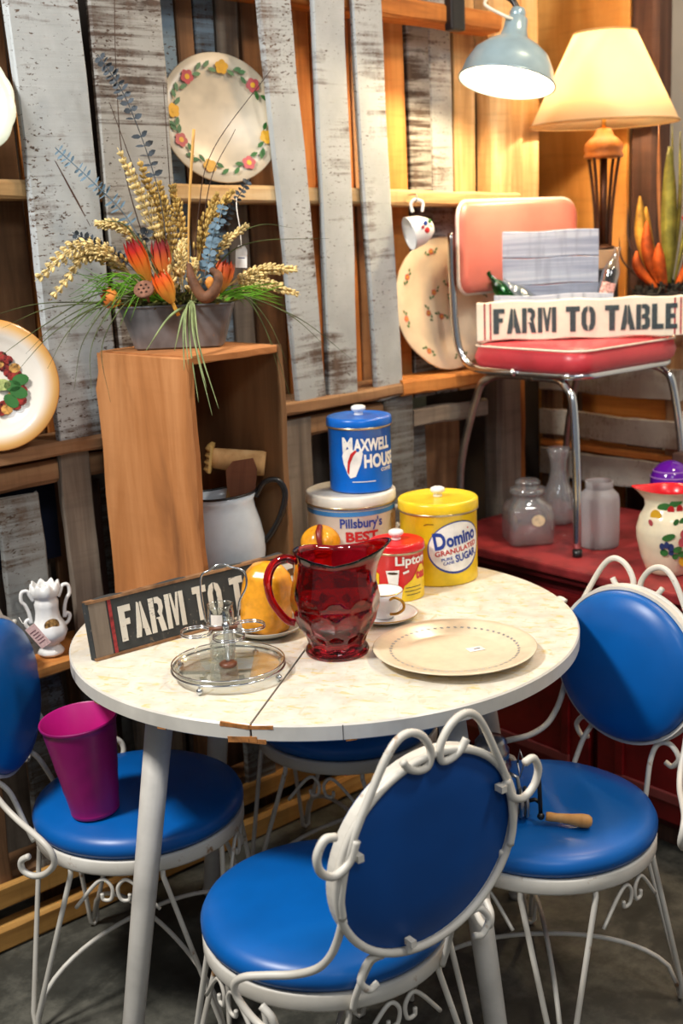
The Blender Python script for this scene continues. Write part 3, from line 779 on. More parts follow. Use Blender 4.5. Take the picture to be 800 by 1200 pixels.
# ---- tins
def tin(name, label, loc, rad, H, body, lid, knob=True, lidh=.022):
    t = thing(name, label, 'tin', loc, CAMZ, 'storage tins on the table')
    hb = H - lidh
    mb = MB(); mb.lathe([(.001, 0), (rad - .003, 0), (rad - .001, .002), (rad - .001, .004), (rad - .0015, .006), (rad - .0015, hb - .002), (rad + .0005, hb), (rad + .0005, hb + .003), (.001, hb + .003)], 64); obj('body', mb, body, t)
    mb = MB(); mb.lathe([(rad + .0015, hb + .0035), (rad + .0022, hb + .006), (rad + .0016, H - .004), (rad - .001, H - .001), (rad - .006, H), (rad - .010, H - .0015), (.001, H - .001)], 64); obj('lid', mb, lid, t)
    mb = MB(); mb.lathe([(rad + .0006, hb - .0012), (rad + .0028, hb + .0012), (rad + .0006, hb + .0034)], 64); obj('rolled_rim', mb, plain('tin_rim', sr(196, 176, 140), .3, .9), t)
    if knob:
        mb = MB(); mb.lathe([(.001, 0), (.010, 0), (.0105, .003), (.0085, .007), (.0145, .011), (.0165, .015), (.0155, .020), (.010, .0225), (.001, .023)], 28, c=(0, 0, H - .001)); obj('knob', mb, WHITE_CER, t)
    return t
TIN_BLUE = plain('blue_tin', sr(0, 98, 196), .28, 0, .55, .03); TIN_YEL = plain('yellow_tin', sr(236, 200, 34), .28, 0, .55, .05)
TIN_RED = plain('red_tin', sr(214, 22, 30), .28, 0, .55, .03); TIN_WHITE = plain('cream_tin', sr(232, 228, 218), .3, 0, .5, .03)
TIN_LIDW = plain('cream_lid', sr(224, 220, 208), .3, 0, .5, .04)
def text_on(t, rad, txt, w, h, z, x, mat, bold=.012, tilt=0.0, shear=0.0, name='lettering', lift=.0008):
    V, F = font_mesh(txt, w, h, bold, shear); return obj(name, wrap(V, F, rad, z, x, tilt, lift), mat, t)
def poly_on(t, rad, poly, z, x, mat, name='printed_panel', lift=.0005, tilt=0.0, step=.006):
    V, F = grid_poly(poly, step); return obj(name, wrap(V, F, rad, z, x, tilt, lift), mat, t)

# big white flour tin
tp = tin('flour_tin', 'large white flour tin with a blue band, under the blue tin', (.346, .310, .7415), .099, .200, TIN_WHITE, TIN_LIDW, knob=False, lidh=.026)
poly_on(tp, .0978, [(-.305, -.005), (.305, -.005), (.305, .005), (-.305, .005)], .162, 0, plain('band_blue', sr(58, 128, 190), .35), 'blue_band')
poly_on(tp, .0978, [(-.305, -.001), (.305, -.001), (.305, .001), (-.305, .001)], .1705, 0, MATS['band_blue'], 'blue_band')
text_on(tp, .0978, "Pillsbury's", .098, .0285, .1395, .022, INK_BLUE, .022)
text_on(tp, .0978, 'BEST', .074, .023, .1120, .022, INK_RED, .04)
poly_on(tp, .0978, [(-.03, -.055), (.03, -.055), (.03, .055), (-.03, .055)], .095, .135, plain('label_tan', sr(206, 176, 120), .35, mottle=.15, scale=60))
# blue coffee tin on top of it
tb = tin('coffee_tin', 'bright blue coffee tin with white letters, on top of the white tin', (.368, .298, .9420), .0705, .163, TIN_BLUE, TIN_BLUE)
text_on(tb, .0692, 'M', .024, .032, .108, -.0285, INK_WHITE, .035)
text_on(tb, .0692, 'AXWELL', .090, .028, .107, .030, INK_WHITE, .045)
text_on(tb, .0692, 'HOUSE', .086, .031, .071, .050, INK_WHITE, .045)
text_on(tb, .0692, 'COFFEE', .034, .008, .049, .064, INK_WHITE, .03)
poly_on(tb, .0692, [(-.026, -.0009), (.026, -.0009), (.026, .0009), (-.026, .0009)], .026, .006, INK_WHITE, 'fine_print', .0008)
poly_on(tb, .0692, [(-.024, .020), (-.020, .033), (-.005, .038), (.012, .030), (.020, .036), (.023, .026), (.018, .004), (.006, -.024), (-.006, -.028), (-.012, -.020), (-.021, .004)], .062, -.018, INK_WHITE, 'cup_print')
poly_on(tb, .0692, [(-.013, -.014), (-.009, -.020), (-.006, .004), (.002, .022), (.010, .032), (.006, .034), (-.004, .026), (-.011, .008)], .062, -.018, INK_RED, 'cup_print', .0012)
# yellow sugar tin
ty = tin('sugar_tin', 'yellow sugar tin with white oval label and white knob', (.464, .154, .7415), .0865, .183, TIN_YEL, TIN_YEL, lidh=.026)
tl = R(9)
poly_on(ty, .0852, ellipse_poly(.0685, .0580), .086, .036, INK_BLUE, 'oval_label', .0004, tl)
poly_on(ty, .0852, ellipse_poly(.0652, .0542, cx=-.0005, cz=.0015), .086, .036, INK_WHITE, 'oval_label', .0008, tl)
def on_oval(txt, w, h, dx, dz, mat, bold, shear=0): K_ = 1.13; w, h, dx, dz = w * K_, h * K_, dx * K_, dz * K_; text_on(ty, .0852, txt, w, h, .086 + dz * cos(tl) + dx * sin(tl), .036 + dx * cos(tl) - dz * sin(tl), mat, bold, tl, shear, lift=.0014)
on_oval('D', .023, .034, -.034, .020, INK_BLUE, .035); on_oval('omino', .068, .026, .0125, .017, INK_BLUE, .035)
on_oval('GRANULATED', .094, .0105, .000, -.0045, INK_RED, .02); on_oval('SUGAR', .052, .0155, .016, -.021, INK_BLUE, .03)
on_oval('PURE', .022, .006, -.026, -.0175, INK_BLUE, .02); on_oval('CANE', .022, .006, -.024, -.0255, INK_BLUE, .02)
poly_on(ty, .0852, ellipse_poly(.002, .002, 12), .086 + .040, .036 + .026, INK_RED, 'oval_label', .0016)
poly_on(ty, .0852, [(-.011, -.001), (-.004, .001), (.011, -.0005), (.011, .0012), (-.004, .003), (-.011, .001)], .138, -.028, plain('ink_brown', sr(120, 84, 20), .5), 'fine_print', .0008, R(6))
# small red tea tin
tr = tin('tea_tin', 'small red and yellow tea tin with white knob before sugar tin', (.308, .124, .7415), .0575, .122, TIN_RED, TIN_RED, lidh=.020)
poly_on(tr, .0565, [(-.060, 0), (.178, 0), (.178, .030), (.10, .035), (.062, .074), (.052, .074), (.030, .046), (.012, .034), (.004, .010), (-.004, .004), (-.06, .002)], .0005, 0, TIN_YEL, 'yellow_print', .0004)
poly_on(tr, .0565, [(-.072, .0), (-.045, .0), (-.044, .058), (-.056, .064), (-.072, .060)], .0005, 0, TIN_YEL, 'yellow_print', .0005)
text_on(tr, .0565, 'Lipton', .076, .026, .086, .032, INK_WHITE, .03)
text_on(tr, .0565, 'tea', .034, .020, .055, .056, INK_RED, .05)
poly_on(tr, .0565, [(-.017, .016), (.012, .018), (.011, .010), (.008, -.018), (-.010, -.019), (-.015, .008)], .052, -.010, INK_WHITE, 'cup_print', .0008)
poly_on(tr, .0565, ellipse_poly(.011, .0026, 20), .063, -.012, plain('tea_brown', sr(60, 40, 20), .5), 'cup_print', .0014)
poly_on(tr, .0565, [(-.006, -.003), (.007, .001), (.006, .006), (-.007, .002)], .063, .016, INK_WHITE, 'cup_print', .0014)
for k, w in enumerate((.040, .044, .036)):
    poly_on(tr, .0565, [(-w / 2, -.0007), (w / 2, -.0007), (w / 2, .0007), (-w / 2, .0007)], .030 - k * .008, .034, INK_DARK, 'fine_print', .0008)

# ---- ruby glass pitcher
rp = thing('ruby_pitcher', 'ruby red pressed glass pitcher standing in the middle of the table', 'pitcher', (-.007, -.047, .7415), CAMZ); rp.scale = (1, 1, .955)
PR = [(.001, .004), (.046, .004), (.0585, .0005), (.060, .006), (.057, .013), (.052, .020), (.055, .030), (.066, .050), (.076, .072), (.0815, .096), (.082, .110), (.0795, .130), (.0745, .152), (.0705, .172), (.0695, .188), (.073, .201)]
IN = [(.0705, .2015), (.0668, .188), (.0675, .172), (.0712, .152), (.0760, .130), (.0782, .110), (.0776, .096), (.072, .072), (.061, .050), (.048, .034), (.03, .028), (.001, .027)]
def rubymod(a, r, z):
    wgt = max(0, cos(a)) ** 5 * max(0, min(1, (z - .140) / .06)) ** 1.6
    rr = r + .034 * wgt
    zz = z + .020 * wgt - .008 * max(0, (z - .17) / .03) * (1 - abs(cos(a))) + .006 * max(0, (z - .17) / .03) * max(0, -cos(a))
    return rr, zz
def rubyfacet(a, r, z):
    rr, zz = rubymod(a, r, z)
    if .018 < z < .118:
        n = 10
        row = (z - .018) / .034; i = int(row); v = row - i - .5
        u = (a / (2 * pi) * n + .5 * (i % 2)) % 1 - .5
        d = sqrt((u * 1.9) ** 2 + (v * 1.9) ** 2)
        rr -= .0042 * max(0, 1 - d * d) * (1 if i < 3 else .0)
        rr += .0012 * (abs(u) * 2) ** 4
    elif z > .118:
        rr += .0007 * cos(a * 12)
    return rr, zz
# refine profile
def fine(p, n=4):
    o = []
    for i in range(len(p) - 1):
        for k in range(n): o.append((p[i][0] + (p[i + 1][0] - p[i][0]) * k / n, p[i][1] + (p[i + 1][1] - p[i][1]) * k / n))
    return o + [p[-1]]
mb = MB(); mb.lathe(fine(PR) + IN, 120, mod=lambda a, r, z: rubyfacet(a, r, z) if r > 0 else (r, z))
obj('body', mb, RUBY, rp)
mb = MB(); mb.tube(cr([(-.0700, 0, .186), (-.088, 0, .192), (-.110, 0, .180), (-.122, 0, .150), (-.118, 0, .112), (-.102, 0, .082), (-.088, 0, .066), (-.0755, 0, .062)], 6), [.0085] * 20 + [.0075] * 23, 12); obj('handle', mb, RUBY, rp)

# ---- cup and saucer
cs = tag(obj('saucer', MB().lathe([(.001, .004), (.028, .003), (.032, .000), (.034, .002), (.046, .005), (.062, .0125), (.0655, .015), (.0655, .0165), (.061, .0150), (.045, .0082), (.032, .0065), (.001, .0062)], 48), WHITE_CER, None, (.176, .020, .7412), (0, 0, CAMZ)), 'white saucer with gold edge under the gold-handled cup', 'saucer')
mb = MB(); mb.lathe([(.0653, .0148), (.0662, .0158), (.0653, .0170)], 48); GOLD = plain('gold_edge', sr(196, 150, 60), .3, .8); obj('gold_edge', mb, GOLD, cs)
cu = thing('teacup', 'white teacup with gold handle and rim standing on the saucer', 'cup', (.172, .020, .7484), CAMZ)
mb = MB(); mb.lathe([(.001, .002), (.018, .002), (.019, 0), (.021, .003), (.027, .010), (.034, .024), (.0375, .040), (.040, .056), (.0388, .056), (.036, .040), (.032, .024), (.024, .010), (.001, .006)], 40); obj('body', mb, WHITE_CER, cu)
mb = MB(); mb.lathe([(.0388, .0555), (.0396, .0570), (.0404, .0555)], 40); obj('gold_rim', mb, GOLD, cu)
mb = MB(); mb.tube(cr([(.012, -.0355, .047), (.022, -.045, .053), (.036, -.047, .045), (.038, -.044, .030), (.026, -.036, .018), (.012, -.030, .015)], 6), .0028, 8); obj('handle', mb, GOLD, cu)

# ---- round cream platter
pt = thing('dinner_platter', 'cream round platter with grey leaf border lying on the table front', 'plate', (.125, -.222, .7415), CAMZ)
mb = MB(); mb.lathe([(.001, .003), (.085, .003), (.088, 0), (.092, .002), (.105, .008), (.140, .0155), (.1475, .018), (.1490, .0195), (.1475, .0205), (.138, .0178), (.104, .0105), (.096, .0070), (.088, .0062), (.001, .0062)], 72); obj('body', mb, plain('cream_platter_glaze', sr(222, 206, 178), .2, 0, .5, .03), pt)
mb = MB()
for k in range(56):
    a = 2 * pi * k / 56; r = .116; z = .0137
    q = [(-.0024, -.0042), (.0030, -.001), (.0024, .0042), (-.0030, .001)] if k % 2 else [(-.003, -.002), (.001, -.0042), (.003, .002), (-.001, .0042)]
    mb.add([Vector(((r + u) * cos(a) - v * sin(a), (r + u) * sin(a) + v * cos(a), z + u * .2)) for u, v in q], [(0, 1, 2, 3)], False)
o = obj('leaf_border', mb, INK_GREY, pt); o['kind'] = 'stuff'
st = tag(obj('price_sticker', MB().box((0, 0, 0), (.031, .021, .0006)), INK_WHITE, None, (.125 + .036, -.222 - .018, .7486), (0, 0, R(-20))), 'small white price sticker on the cream platter', 'sticker')
V, F = [(-.006, -.002), (.006, -.002), (.006, .002), (-.006, .002)], [(0, 1, 2, 3)]
obj('lettering', flatprint(V, F, Matrix.Translation((.003, 0, .0004)) @ Matrix.Rotation(R(-90), 4, 'X')), plain('sticker_ink', sr(60, 50, 90), .6), st)

# ---- condiment caddy
cd = thing('condiment_caddy', 'chrome wire condiment caddy with a round glass tray and rings', 'caddy', (-.218, .004, .7415), CAMZ)
mb = MB(); mb.lathe([(.001, .012), (.088, .012), (.096, .016), (.0985, .024), (.0965, .024), (.093, .018), (.086, .0155), (.001, .0155)], 64); obj('glass_tray', mb, CLEAR, cd)
mb = MB(); mb.tube([(.1005 * cos(2 * pi * k / 64), .1005 * sin(2 * pi * k / 64), .017) for k in range(64)], .0024, 8, True)
mb.tube([(.1005 * cos(2 * pi * k / 64), .1005 * sin(2 * pi * k / 64), .026) for k in range(64)], .0014, 6, True); obj('rim_wire', mb, CHROME, cd)
for k in range(4):
    a = R(-115 + 90 * k); mb = MB(); mb.ball((.1005 * cos(a), .1005 * sin(a), .0062), .0062, 12, 8); mb.tube([(.1005 * cos(a), .1005 * sin(a), .010), (.1005 * cos(a), .1005 * sin(a), .017)], .0018, 6); obj('ball_foot', mb, CHROME, cd)
mb = MB(); mb.lathe([(.001, .0158), (.013, .0158), (.016, .019), (.016, .022), (.012, .025), (.001, .025)], 24); obj('wooden_disc', mb, plain('brown_bead', sr(104, 58, 36), .4), cd)
mb = MB(); mb.lathe([(.0045, .024), (.0045, .085), (.007, .088), (.007, .096), (.001, .100)], 16); obj('post', mb, CHROME, cd)
for (qx, qy) in [(-.052, -.004), (.040, .018), (.008, -.036), (-.012, .040)]:
    mb = MB(); rr = .0275 if qy < .03 else .026
    d = Vector((qx, qy, 0)).normalized() * .004
    mb.tube([(qx + rr * cos(2 * pi * k / 40), qy + rr * sin(2 * pi * k / 40), .082) for k in range(40)], .0017, 8, True)
    mb.tube([(qx + rr * cos(2 * pi * k / 40), qy + rr * sin(2 * pi * k / 40), .086) for k in range(40)], .0013, 6, True); obj('jar_ring', mb, CHROME, cd)
mb = MB(); mb.tube([(-.03, 0, .086), (.02, .006, .086)], .0042, 8); obj('cross_bar', mb, plain('brown_bar', sr(104, 62, 40), .4), cd)
mb = MB(); mb.tube(cr([(-.041, .052, .084), (-.045, .052, .12), (-.046, .052, .150), (-.042, .052, .172), (-.028, .052, .180), (-.016, .052, .188), (-.002, .052, .190), (.012, .052, .184), (.026, .052, .180), (.036, .052, .170), (.036, .052, .146), (.022, .052, .118), (.017, .052, .084)], 6), .0019, 8)
mb.tube([(-.041, .052, .084), (.017, .052, .084)], .0019, 6); obj('carry_handle', mb, CHROME, cd)
jr = thing('condiment_jar', 'clear glass condiment jar with a white label in the chrome caddy', 'jar', (-.218 - .012 * .766 + .040 * .643, .004 + .012 * .643 + .040 * .766, .7572), CAMZ)
mb = MB(); mb.lathe([(.001, .0), (.022, .0), (.0238, .004), (.0238, .088), (.0225, .096), (.0238, .104), (.0222, .104), (.0212, .096), (.0222, .088), (.0222, .006), (.001, .004)], 36); obj('body', mb, CLEAR, jr)
V, F = grid_poly([(-.011, -.0125), (.011, -.0125), (.011, .0125), (-.011, .0125)]); obj('paper_label', wrap(V, F, .0238, .078, -.006, 0, .0004), plain('warm_white_paper', sr(236, 226, 216), .8), jr)

# ---- grey dish with yellow glazed gourd, second gourd behind
GOURD = plain('amber_glaze', sr(232, 158, 38), .22, 0, .5, .14, 26, .04)
dh = tag(obj('shallow_dish', MB().lathe([(.001, .002), (.040, .002), (.044, 0), (.048, .003), (.068, .013), (.0765, .020), (.0745, .021), (.066, .016), (.046, .0065), (.001, .0055)], 48), plain('grey_stoneware', sr(176, 172, 160), .3, 0, .5, .05, 20), None, (-.034, .136, .7412)), 'shallow grey dish under the yellow gourd between caddy and red pitcher', 'dish')
mb = MB()
gp = [(.001, 0), (.034, .0), (.046, .006), (.0505, .03), (.0510, .070), (.049, .095), (.043, .115), (.030, .130), (.012, .137), (.001, .138)]
mb.lathe(fine(gp, 3), 40, mod=lambda a, r, z: (r * (1 + .05 * cos(5 * a)) + .0, z))
gd = obj('yellow_gourd', mb, GOURD, None, (-.036, .138, .7482), (R(1), R(5), CAMZ)); tag(gd, 'tall yellow glazed gourd standing in the grey dish', 'gourd')
pk = thing('round_gourd', 'round orange gourd with dark red stem in front of the white tin', 'gourd', (.205, .250, .7415), CAMZ)
mb = MB(); mb.lathe([(.001, .0), (.026, .0), (.031, .010), (.030, .040), (.022, .060), (.020, .080), (.001, .084)], 32); obj('pedestal', mb, plain('amber_pedestal', sr(206, 120, 30), .25), pk)
mb = MB(); pr = [(.036 * sin(pi * i / 14) + .0005, .114 - .034 * cos(pi * i / 14)) for i in range(15)]
pr = [(a * 1.12, .114 + (b - .114) * 1.12) for a, b in pr]
mb.lathe(pr, 40, mod=lambda a, r, z: (r * (1 + .05 * cos(6 * a)), z)); obj('body', mb, GOURD, pk)
mb = MB(); mb.tube([(0, -.010, .152), (-.003, -.030, .144), (-.002, -.040, .126), (.003, -.040, .108)], [.006, .007, .006, .003], 10); obj('stem', mb, plain('dark_red_stem', sr(126, 30, 24), .35), pk)

# ---- magenta tumbler on the left chair
mg = thing('tumbler', 'tall magenta plastic tumbler standing on the chair at the table left', 'tumbler', (-.372, .263, .4405), 0, rot=(R(2), R(-4.5), CAMZ))
MAG = plain('magenta_plastic', sr(150, 18, 104), .35, 0, .5, .04, 8)
MAGI = plain('magenta_inside', sr(196, 24, 128), .4, 0, .5, .04, 8)
def relief(a, r, z): return (r + .0007 * (sin(9 * a + z * 90) * sin(z * 240 + 3 * a) > .55) if .03 < z < .165 else r, z)
mb = MB(); mb.lathe(fine([(.001, .001), (.043, .001), (.046, 0), (.047, .005), (.0465, .008), (.058, .095), (.0705, .1855), (.0735, .187), (.0740, .191), (.0725, .193)], 8), 72, mod=relief); obj('outside', mb, MAG, mg)
mb = MB(); mb.lathe([(.0728, .1932), (.0705, .1915), (.0562, .095), (.0445, .006), (.001, .005)], 56); obj('inside', mb, MAGI, mg)

# ---- hand mill on the right chair
hm = thing('hand_mill', 'glass jar hand mill with crank and wooden handle on the chair seat', 'mill', (.168, -.268, .4405), CAMZ)
mb = MB(); mb.lathe([(.001, .0), (.034, .0), (.038, .004), (.038, .086), (.034, .098), (.030, .106), (.028, .106), (.032, .097), (.0358, .085), (.0358, .006), (.001, .004)], 36); obj('glass_jar', mb, CLEAR, hm)
mb = MB(); mb.lathe([(.030, .102), (.034, .104), (.034, .118), (.030, .122), (.030, .132), (.024, .140), (.001, .144)], 36); obj('metal_cap', mb, DULL_CHROME, hm)
V, F = grid_poly([(-.024, -.008), (.024, -.008), (.024, .008), (-.024, .008)]); obj('paper_label', wrap(V, F, .038, .072, 0, 0, .0005), INK_WHITE, hm)
for k in range(2): poly_on(hm, .038, [(-.014, -.001), (.014, -.001), (.014, .001), (-.014, .001)], .069 + .006 * k, 0, INK_DARK, 'fine_print', .001)
for dx in (.047, .057):
    mb = MB(); mb.tube([(dx, -.045 + .024 * cos(2 * pi * k / 28), .030 + .026 * sin(2 * pi * k / 28)) for k in range(28)], .0042 if dx < .05 else .0035, 8, True)
    for k in range(3):
        a = R(60 * k); mb.tube([(dx, -.045 + .024 * cos(a), .030 + .026 * sin(a)), (dx, -.045 - .024 * cos(a), .030 - .026 * sin(a))], .002, 6)
    obj('gear_wheel', mb, DULL_CHROME, hm)
mb = MB(); mb.tube([(.02, -.03, .085), (.042, -.045, .080), (.048, -.045, .030), (.052, -.045, .030)], .004, 8)
mb.tube([(.048, -.010, .092), (.052, -.010, .062), (.060, -.012, .092), (.052, -.012, .118), (.048, -.010, .092)], .0022, 6); obj('wire_frame', mb, DULL_CHROME, hm)
mb = MB(); mb.tube([(.052, -.045, .030), (.074, -.045, .034), (.082, -.050, .030)], .004, 8)
mb.tube([(.078, -.050, .112), (.080, -.060, .060), (.080, -.072, .014)], [.0045, .004, .004], 8); mb.ball((.080, -.072, .014), .007, 10, 6); obj('crank', mb, BLACK, hm)
mb = MB(); mb.lathe([(.001, 0), (.0075, 0), (.0085, .004), (.0085, .010), (.0078, .020), (.0098, .045), (.0125, .064), (.0120, .076), (.007, .082), (.001, .083)], 24, rot=(0, R(93), R(-14)), c=(.089, -.0735, .0145)); obj('wooden_handle', mb, timber('handle_wood', sr(176, 116, 58), sr(206, 148, 84), sr(222, 170, 106), .45), hm)

# ---- vase with ornate handles
va = thing('porcelain_vase', 'small ornate white vase with scrolled handles on the wall shelf', 'vase', (-.268, .603, .6435), R(-12)); va.scale = (.96, .96, .98)
mb = MB(); mb.lathe(fine([(.001, .003), (.026, .0), (.030, .006), (.022, .018), (.020, .024), (.034, .034), (.041, .050), (.037, .066), (.028, .082), (.0255, .100), (.027, .118), (.024, .128), (.030, .136), (.033, .150), (.030, .160), (.027, .160), (.027, .14), (.001, .13)], 2), 40, mod=lambda a, r, z: (r * (1 + (.06 * cos(8 * a) if z > .14 else .02 * cos(8 * a))), z + (.005 * cos(8 * a) if z > .15 else 0))); obj('body', mb, WHITE_CER, va)
for s in (1, -1):
    mb = MB(); mb.tube(cr([(s * .030, 0, .058), (s * .044, 0, .066), (s * .050, 0, .080), (s * .042, 0, .086), (s * .038, 0, .078), (s * .040, 0, .100), (s * .046, 0, .118), (s * .054, 0, .130), (s * .052, 0, .148), (s * .040, 0, .150), (s * .034, 0, .138), (s * .028, 0, .126)], 5), .0042, 8); obj('handle', mb, WHITE_CER, va)
V, F = grid_poly(ellipse_poly(.017, .015, 24)); obj('painted_scene', wrap(V, F, .0335, .074, 0, 0, .0012), plain('painted_scene', sr(170, 130, 76), .35, mottle=.4, scale=160), va)
pgm = obj('price_tag', MB().box((0, 0, -.024), (.021, .0008, .046)), plain('pink_paper', sr(222, 186, 184), .8, mottle=.08, scale=200), None, (-.470, .255, .838), (R(4), R(-34), CAMZ)); tag(pgm, 'pink paper price tag hanging at the chair back on the left', 'tag')
obj('string', MB().tube([(0, 0, 0), (-.006, .001, .012), (-.004, .002, .024)], .0006, 5), INK_WHITE, pgm)
mb = MB()
for k in range(5): mb.box((random.uniform(-.002, .002), -.0006, -.012 - .006 * k), (.013, .0004, .0014))
obj('writing', mb, plain('tag_ink', sr(120, 80, 90), .8), pgm)['kind'] = 'stuff'

# ================================================================== dried flower arrangement on the crate
fa = thing('flower_arrangement', 'dried flower arrangement in an old loaf tin on top of the wooden crate', 'flowers', (.036, .478, 1.2765), CAMZ)
U = .00178
def A(px, py, f=0.0):
    """sketch point (units of U right of / below the tin's base) at depth f behind the tin's middle"""
    dx, dy = px - 215, py - 405
    xr, yr = .999 * dx - .0436 * dy, .0436 * dx + .999 * dy
    k = U * (1 + f / 2.49)
    return Vector((xr * k, f, -yr * k - .095 * f))
def autof(px): return -.10 * max(0, (215 - px) / 150) ** 1.0 - (.0 if px < 215 else -.02 * (px - 215) / 100)
# loaf tin
mb = MB()
def rrect(hx, hy, r, z, n=5):
    o = []
    for (cx, cy, a0) in [(hx - r, hy - r, 0), (-hx + r, hy - r, 90), (-hx + r, -hy + r, 180), (hx - r, -hy + r, 270)]:
        for k in range(n + 1):
            a = R(a0 + 90 * k / n); o.append(Vector((cx + r * cos(a), cy + r * sin(a), z)))
    return o
def loft(mb, rings, cap0=True, cap1=True, smooth=True):
    n = len(rings[0]); vs = [p for r in rings for p in r]
    fs = [(i * n + k, i * n + (k + 1) % n, (i + 1) * n + (k + 1) % n, (i + 1) * n + k) for i in range(len(rings) - 1) for k in range(n)]
    if cap0: fs.append(tuple(range(n))[::-1])
    if cap1: fs.append(tuple((len(rings) - 1) * n + k for k in range(n)))
    mb.add(vs, fs, smooth); return mb
loft(mb, [rrect(.088, .036, .012, .001), rrect(.092, .040, .014, .004), rrect(.116, .056, .016, .088), rrect(.119, .059, .017, .089), rrect(.119, .059, .017, .092), rrect(.114, .054, .015, .091), rrect(.090, .038, .013, .006)], smooth=False)
obj('loaf_tin', mb, STEEL_DARK, fa)
# moss and small leaves filling the tin
GRN = plain('dried_green', sr(108, 112, 52), .7, 0, .3, .25, 60); GRN2 = plain('bright_grass', sr(96, 150, 34), .55, 0, .3, .2, 40)
GRN3 = plain('long_blade_green', sr(76, 86, 46), .6, 0, .3, .2, 30); GRN4 = plain('pale_blade_green', sr(136, 152, 104), .6, 0, .3, .15, 30)
WHEAT = plain('wheat_straw', sr(196, 164, 92), .7, 0, .3, .2, 70); WHEAT2 = plain('pale_straw', sr(222, 198, 136), .7, 0, .3, .15, 70)
EUC = plain('slate_eucalyptus', sr(58, 66, 74), .6, 0, .3, .2, 40); EUCB = plain('blue_eucalyptus', sr(92, 116, 132), .6, 0, .3, .15, 40)
TWIG = plain('dark_twig', sr(64, 44, 34), .7, 0, .3, .15, 50)
def leaf_on(mb, p, d, n, L, Wd, curl=.2):
    d = d.normalized(); s = d.cross(n)
    s = s.normalized() if s.length > 1e-6 else d.orthogonal().normalized(); n2 = s.cross(d)
    pts = [p, p + d * L * .3 + s * Wd * .45 + n2 * curl * Wd * .3, p + d * L * .7 + s * Wd * .4 + n2 * curl * Wd * .2, p + d * L, p + d * L * .7 - s * Wd * .4 + n2 * curl * Wd * .2, p + d * L * .3 - s * Wd * .45 + n2 * curl * Wd * .3, p + d * L * .5 - n2 * curl * Wd * .2]
    mb.add(pts, [(0, 1, 6), (1, 2, 6), (2, 3, 6), (3, 4, 6), (4, 5, 6), (5, 0, 6)], True)
rv = lambda: Vector((random.uniform(-1, 1), random.uniform(-1, 1), random.uniform(-1, 1)))
loft_m = MB(); loft(loft_m, [rrect(.110, .050, .015, .080), rrect(.108, .048, .02, .093), rrect(.07, .03, .02, .108), rrect(.02, .01, .008, .114)])
obj('moss_base', loft_m, plain('dark_moss', sr(58, 58, 28), .9, 0, .2, .3, 120, .4), fa)
mb = MB()
for k in range(420):
    x = random.uniform(-.118, .118); y = random.uniform(-.056, .05)
    leaf_on(mb, Vector((x, y, .088 + .03 * random.random() * (1 - abs(x) / .15))), Vector((x * 3, y * 3, random.uniform(.02, .2))) + rv() * .12, rv(), random.uniform(.010, .024), random.uniform(.004, .007))
o = obj('filler_foliage', mb, GRN, fa); o['kind'] = 'stuff'
def plume(pts, n, spread, mat, size=.0050, stem=WHEAT, name='grass_plume'):
    P = cr([A(*p) for p in pts], 10); mb = MB(); mb.tube(P, [.0013 * (1 - .6 * i / len(P)) for i in range(len(P))], 5)
    m = len(P); n = int(n * 2.0)
    for k in range(n):
        t = .36 + .64 * k / n; i = min(m - 2, int(t * (m - 1))); d = (P[i + 1] - P[i]).normalized()
        w = spread * 1.3 * (1 - .75 * ((t - .36) / .64) ** 1.5) * random.uniform(.25, 1)
        off = rv(); off = (off - d * off.dot(d)).normalized()
        c = P[i] + off * w; ax = (d * 1.2 + off * .7 + rv() * .25).normalized(); e_ = size * random.uniform(.8, 1.2)
        mb.ball(c, size * random.uniform(.7, 1.15), 5, 4, (.55, .55, 1.25), ax.to_track_quat('Z', 'Y').to_matrix())
        if k % 3 == 0: mb.tube([P[max(0, i - 3)], c], .0005, 3, caps=False)
    return obj(name, mb, mat, fa)
for args in [([(206, 345, 0), (182, 250, .0), (151, 178, -.02)], 90, .015, WHEAT2), ([(208, 345, 0.02), (194, 255, .02), (172, 190, .02)], 90, .014, WHEAT), ([(210, 345, .01), (203, 270, .02), (192, 212, .02)], 80, .018, WHEAT),
             ([(214, 345, .02), (216, 270, .03), (208, 216, .03)], 80, .018, WHEAT), ([(226, 345, .02), (250, 268, .01), (282, 222, .0)], 90, .014, WHEAT), ([(228, 345, .02), (244, 270, .03), (262, 226, .03)], 80, .014, WHEAT),
             ([(236, 345, -.01), (262, 292, -.02), (300, 262, -.02)], 70, .012, WHEAT2), ([(190, 348, -.03), (120, 286, -.09), (56, 328, -.13)], 120, .018, WHEAT2), ([(188, 348, -.03), (128, 294, -.08), (72, 350, -.12)], 100, .013, WHEAT2),
             ([(186, 345, -.02), (138, 300, -.06), (98, 302, -.08)], 90, .016, WHEAT), ([(200, 340, 0), (160, 272, -.03), (122, 262, -.05)], 80, .013, WHEAT2), ([(246, 348, -.01), (305, 318, .0), (354, 314, .02)], 100, .013, WHEAT2),
             ([(248, 350, -.01), (306, 330, .0), (356, 344, .02)], 100, .012, WHEAT2), ([(224, 350, -.04), (222, 310, -.05), (226, 278, -.05)], 60, .016, WHEAT2), ([(232, 355, -.05), (236, 330, -.06), (238, 300, -.06)], 50, .013, WHEAT2), ([(216, 352, -.05), (208, 330, -.06), (205, 292, -.06)], 50, .012, WHEAT2)]:
    plume(*args)
def stick(pts, r0, r1, mat, name='twig'):
    P = cr([A(*p) for p in pts], 8); n = len(P)
    mb = MB(); mb.tube(P, [r0 + (r1 - r0) * i / (n - 1) for i in range(n)], 5); return obj(name, mb, mat, fa)
stick([(226, 345, 0), (229, 250, 0), (237, 158, 0)], .002, .0034, plain('tan_reed', sr(206, 158, 84), .6), 'reed')
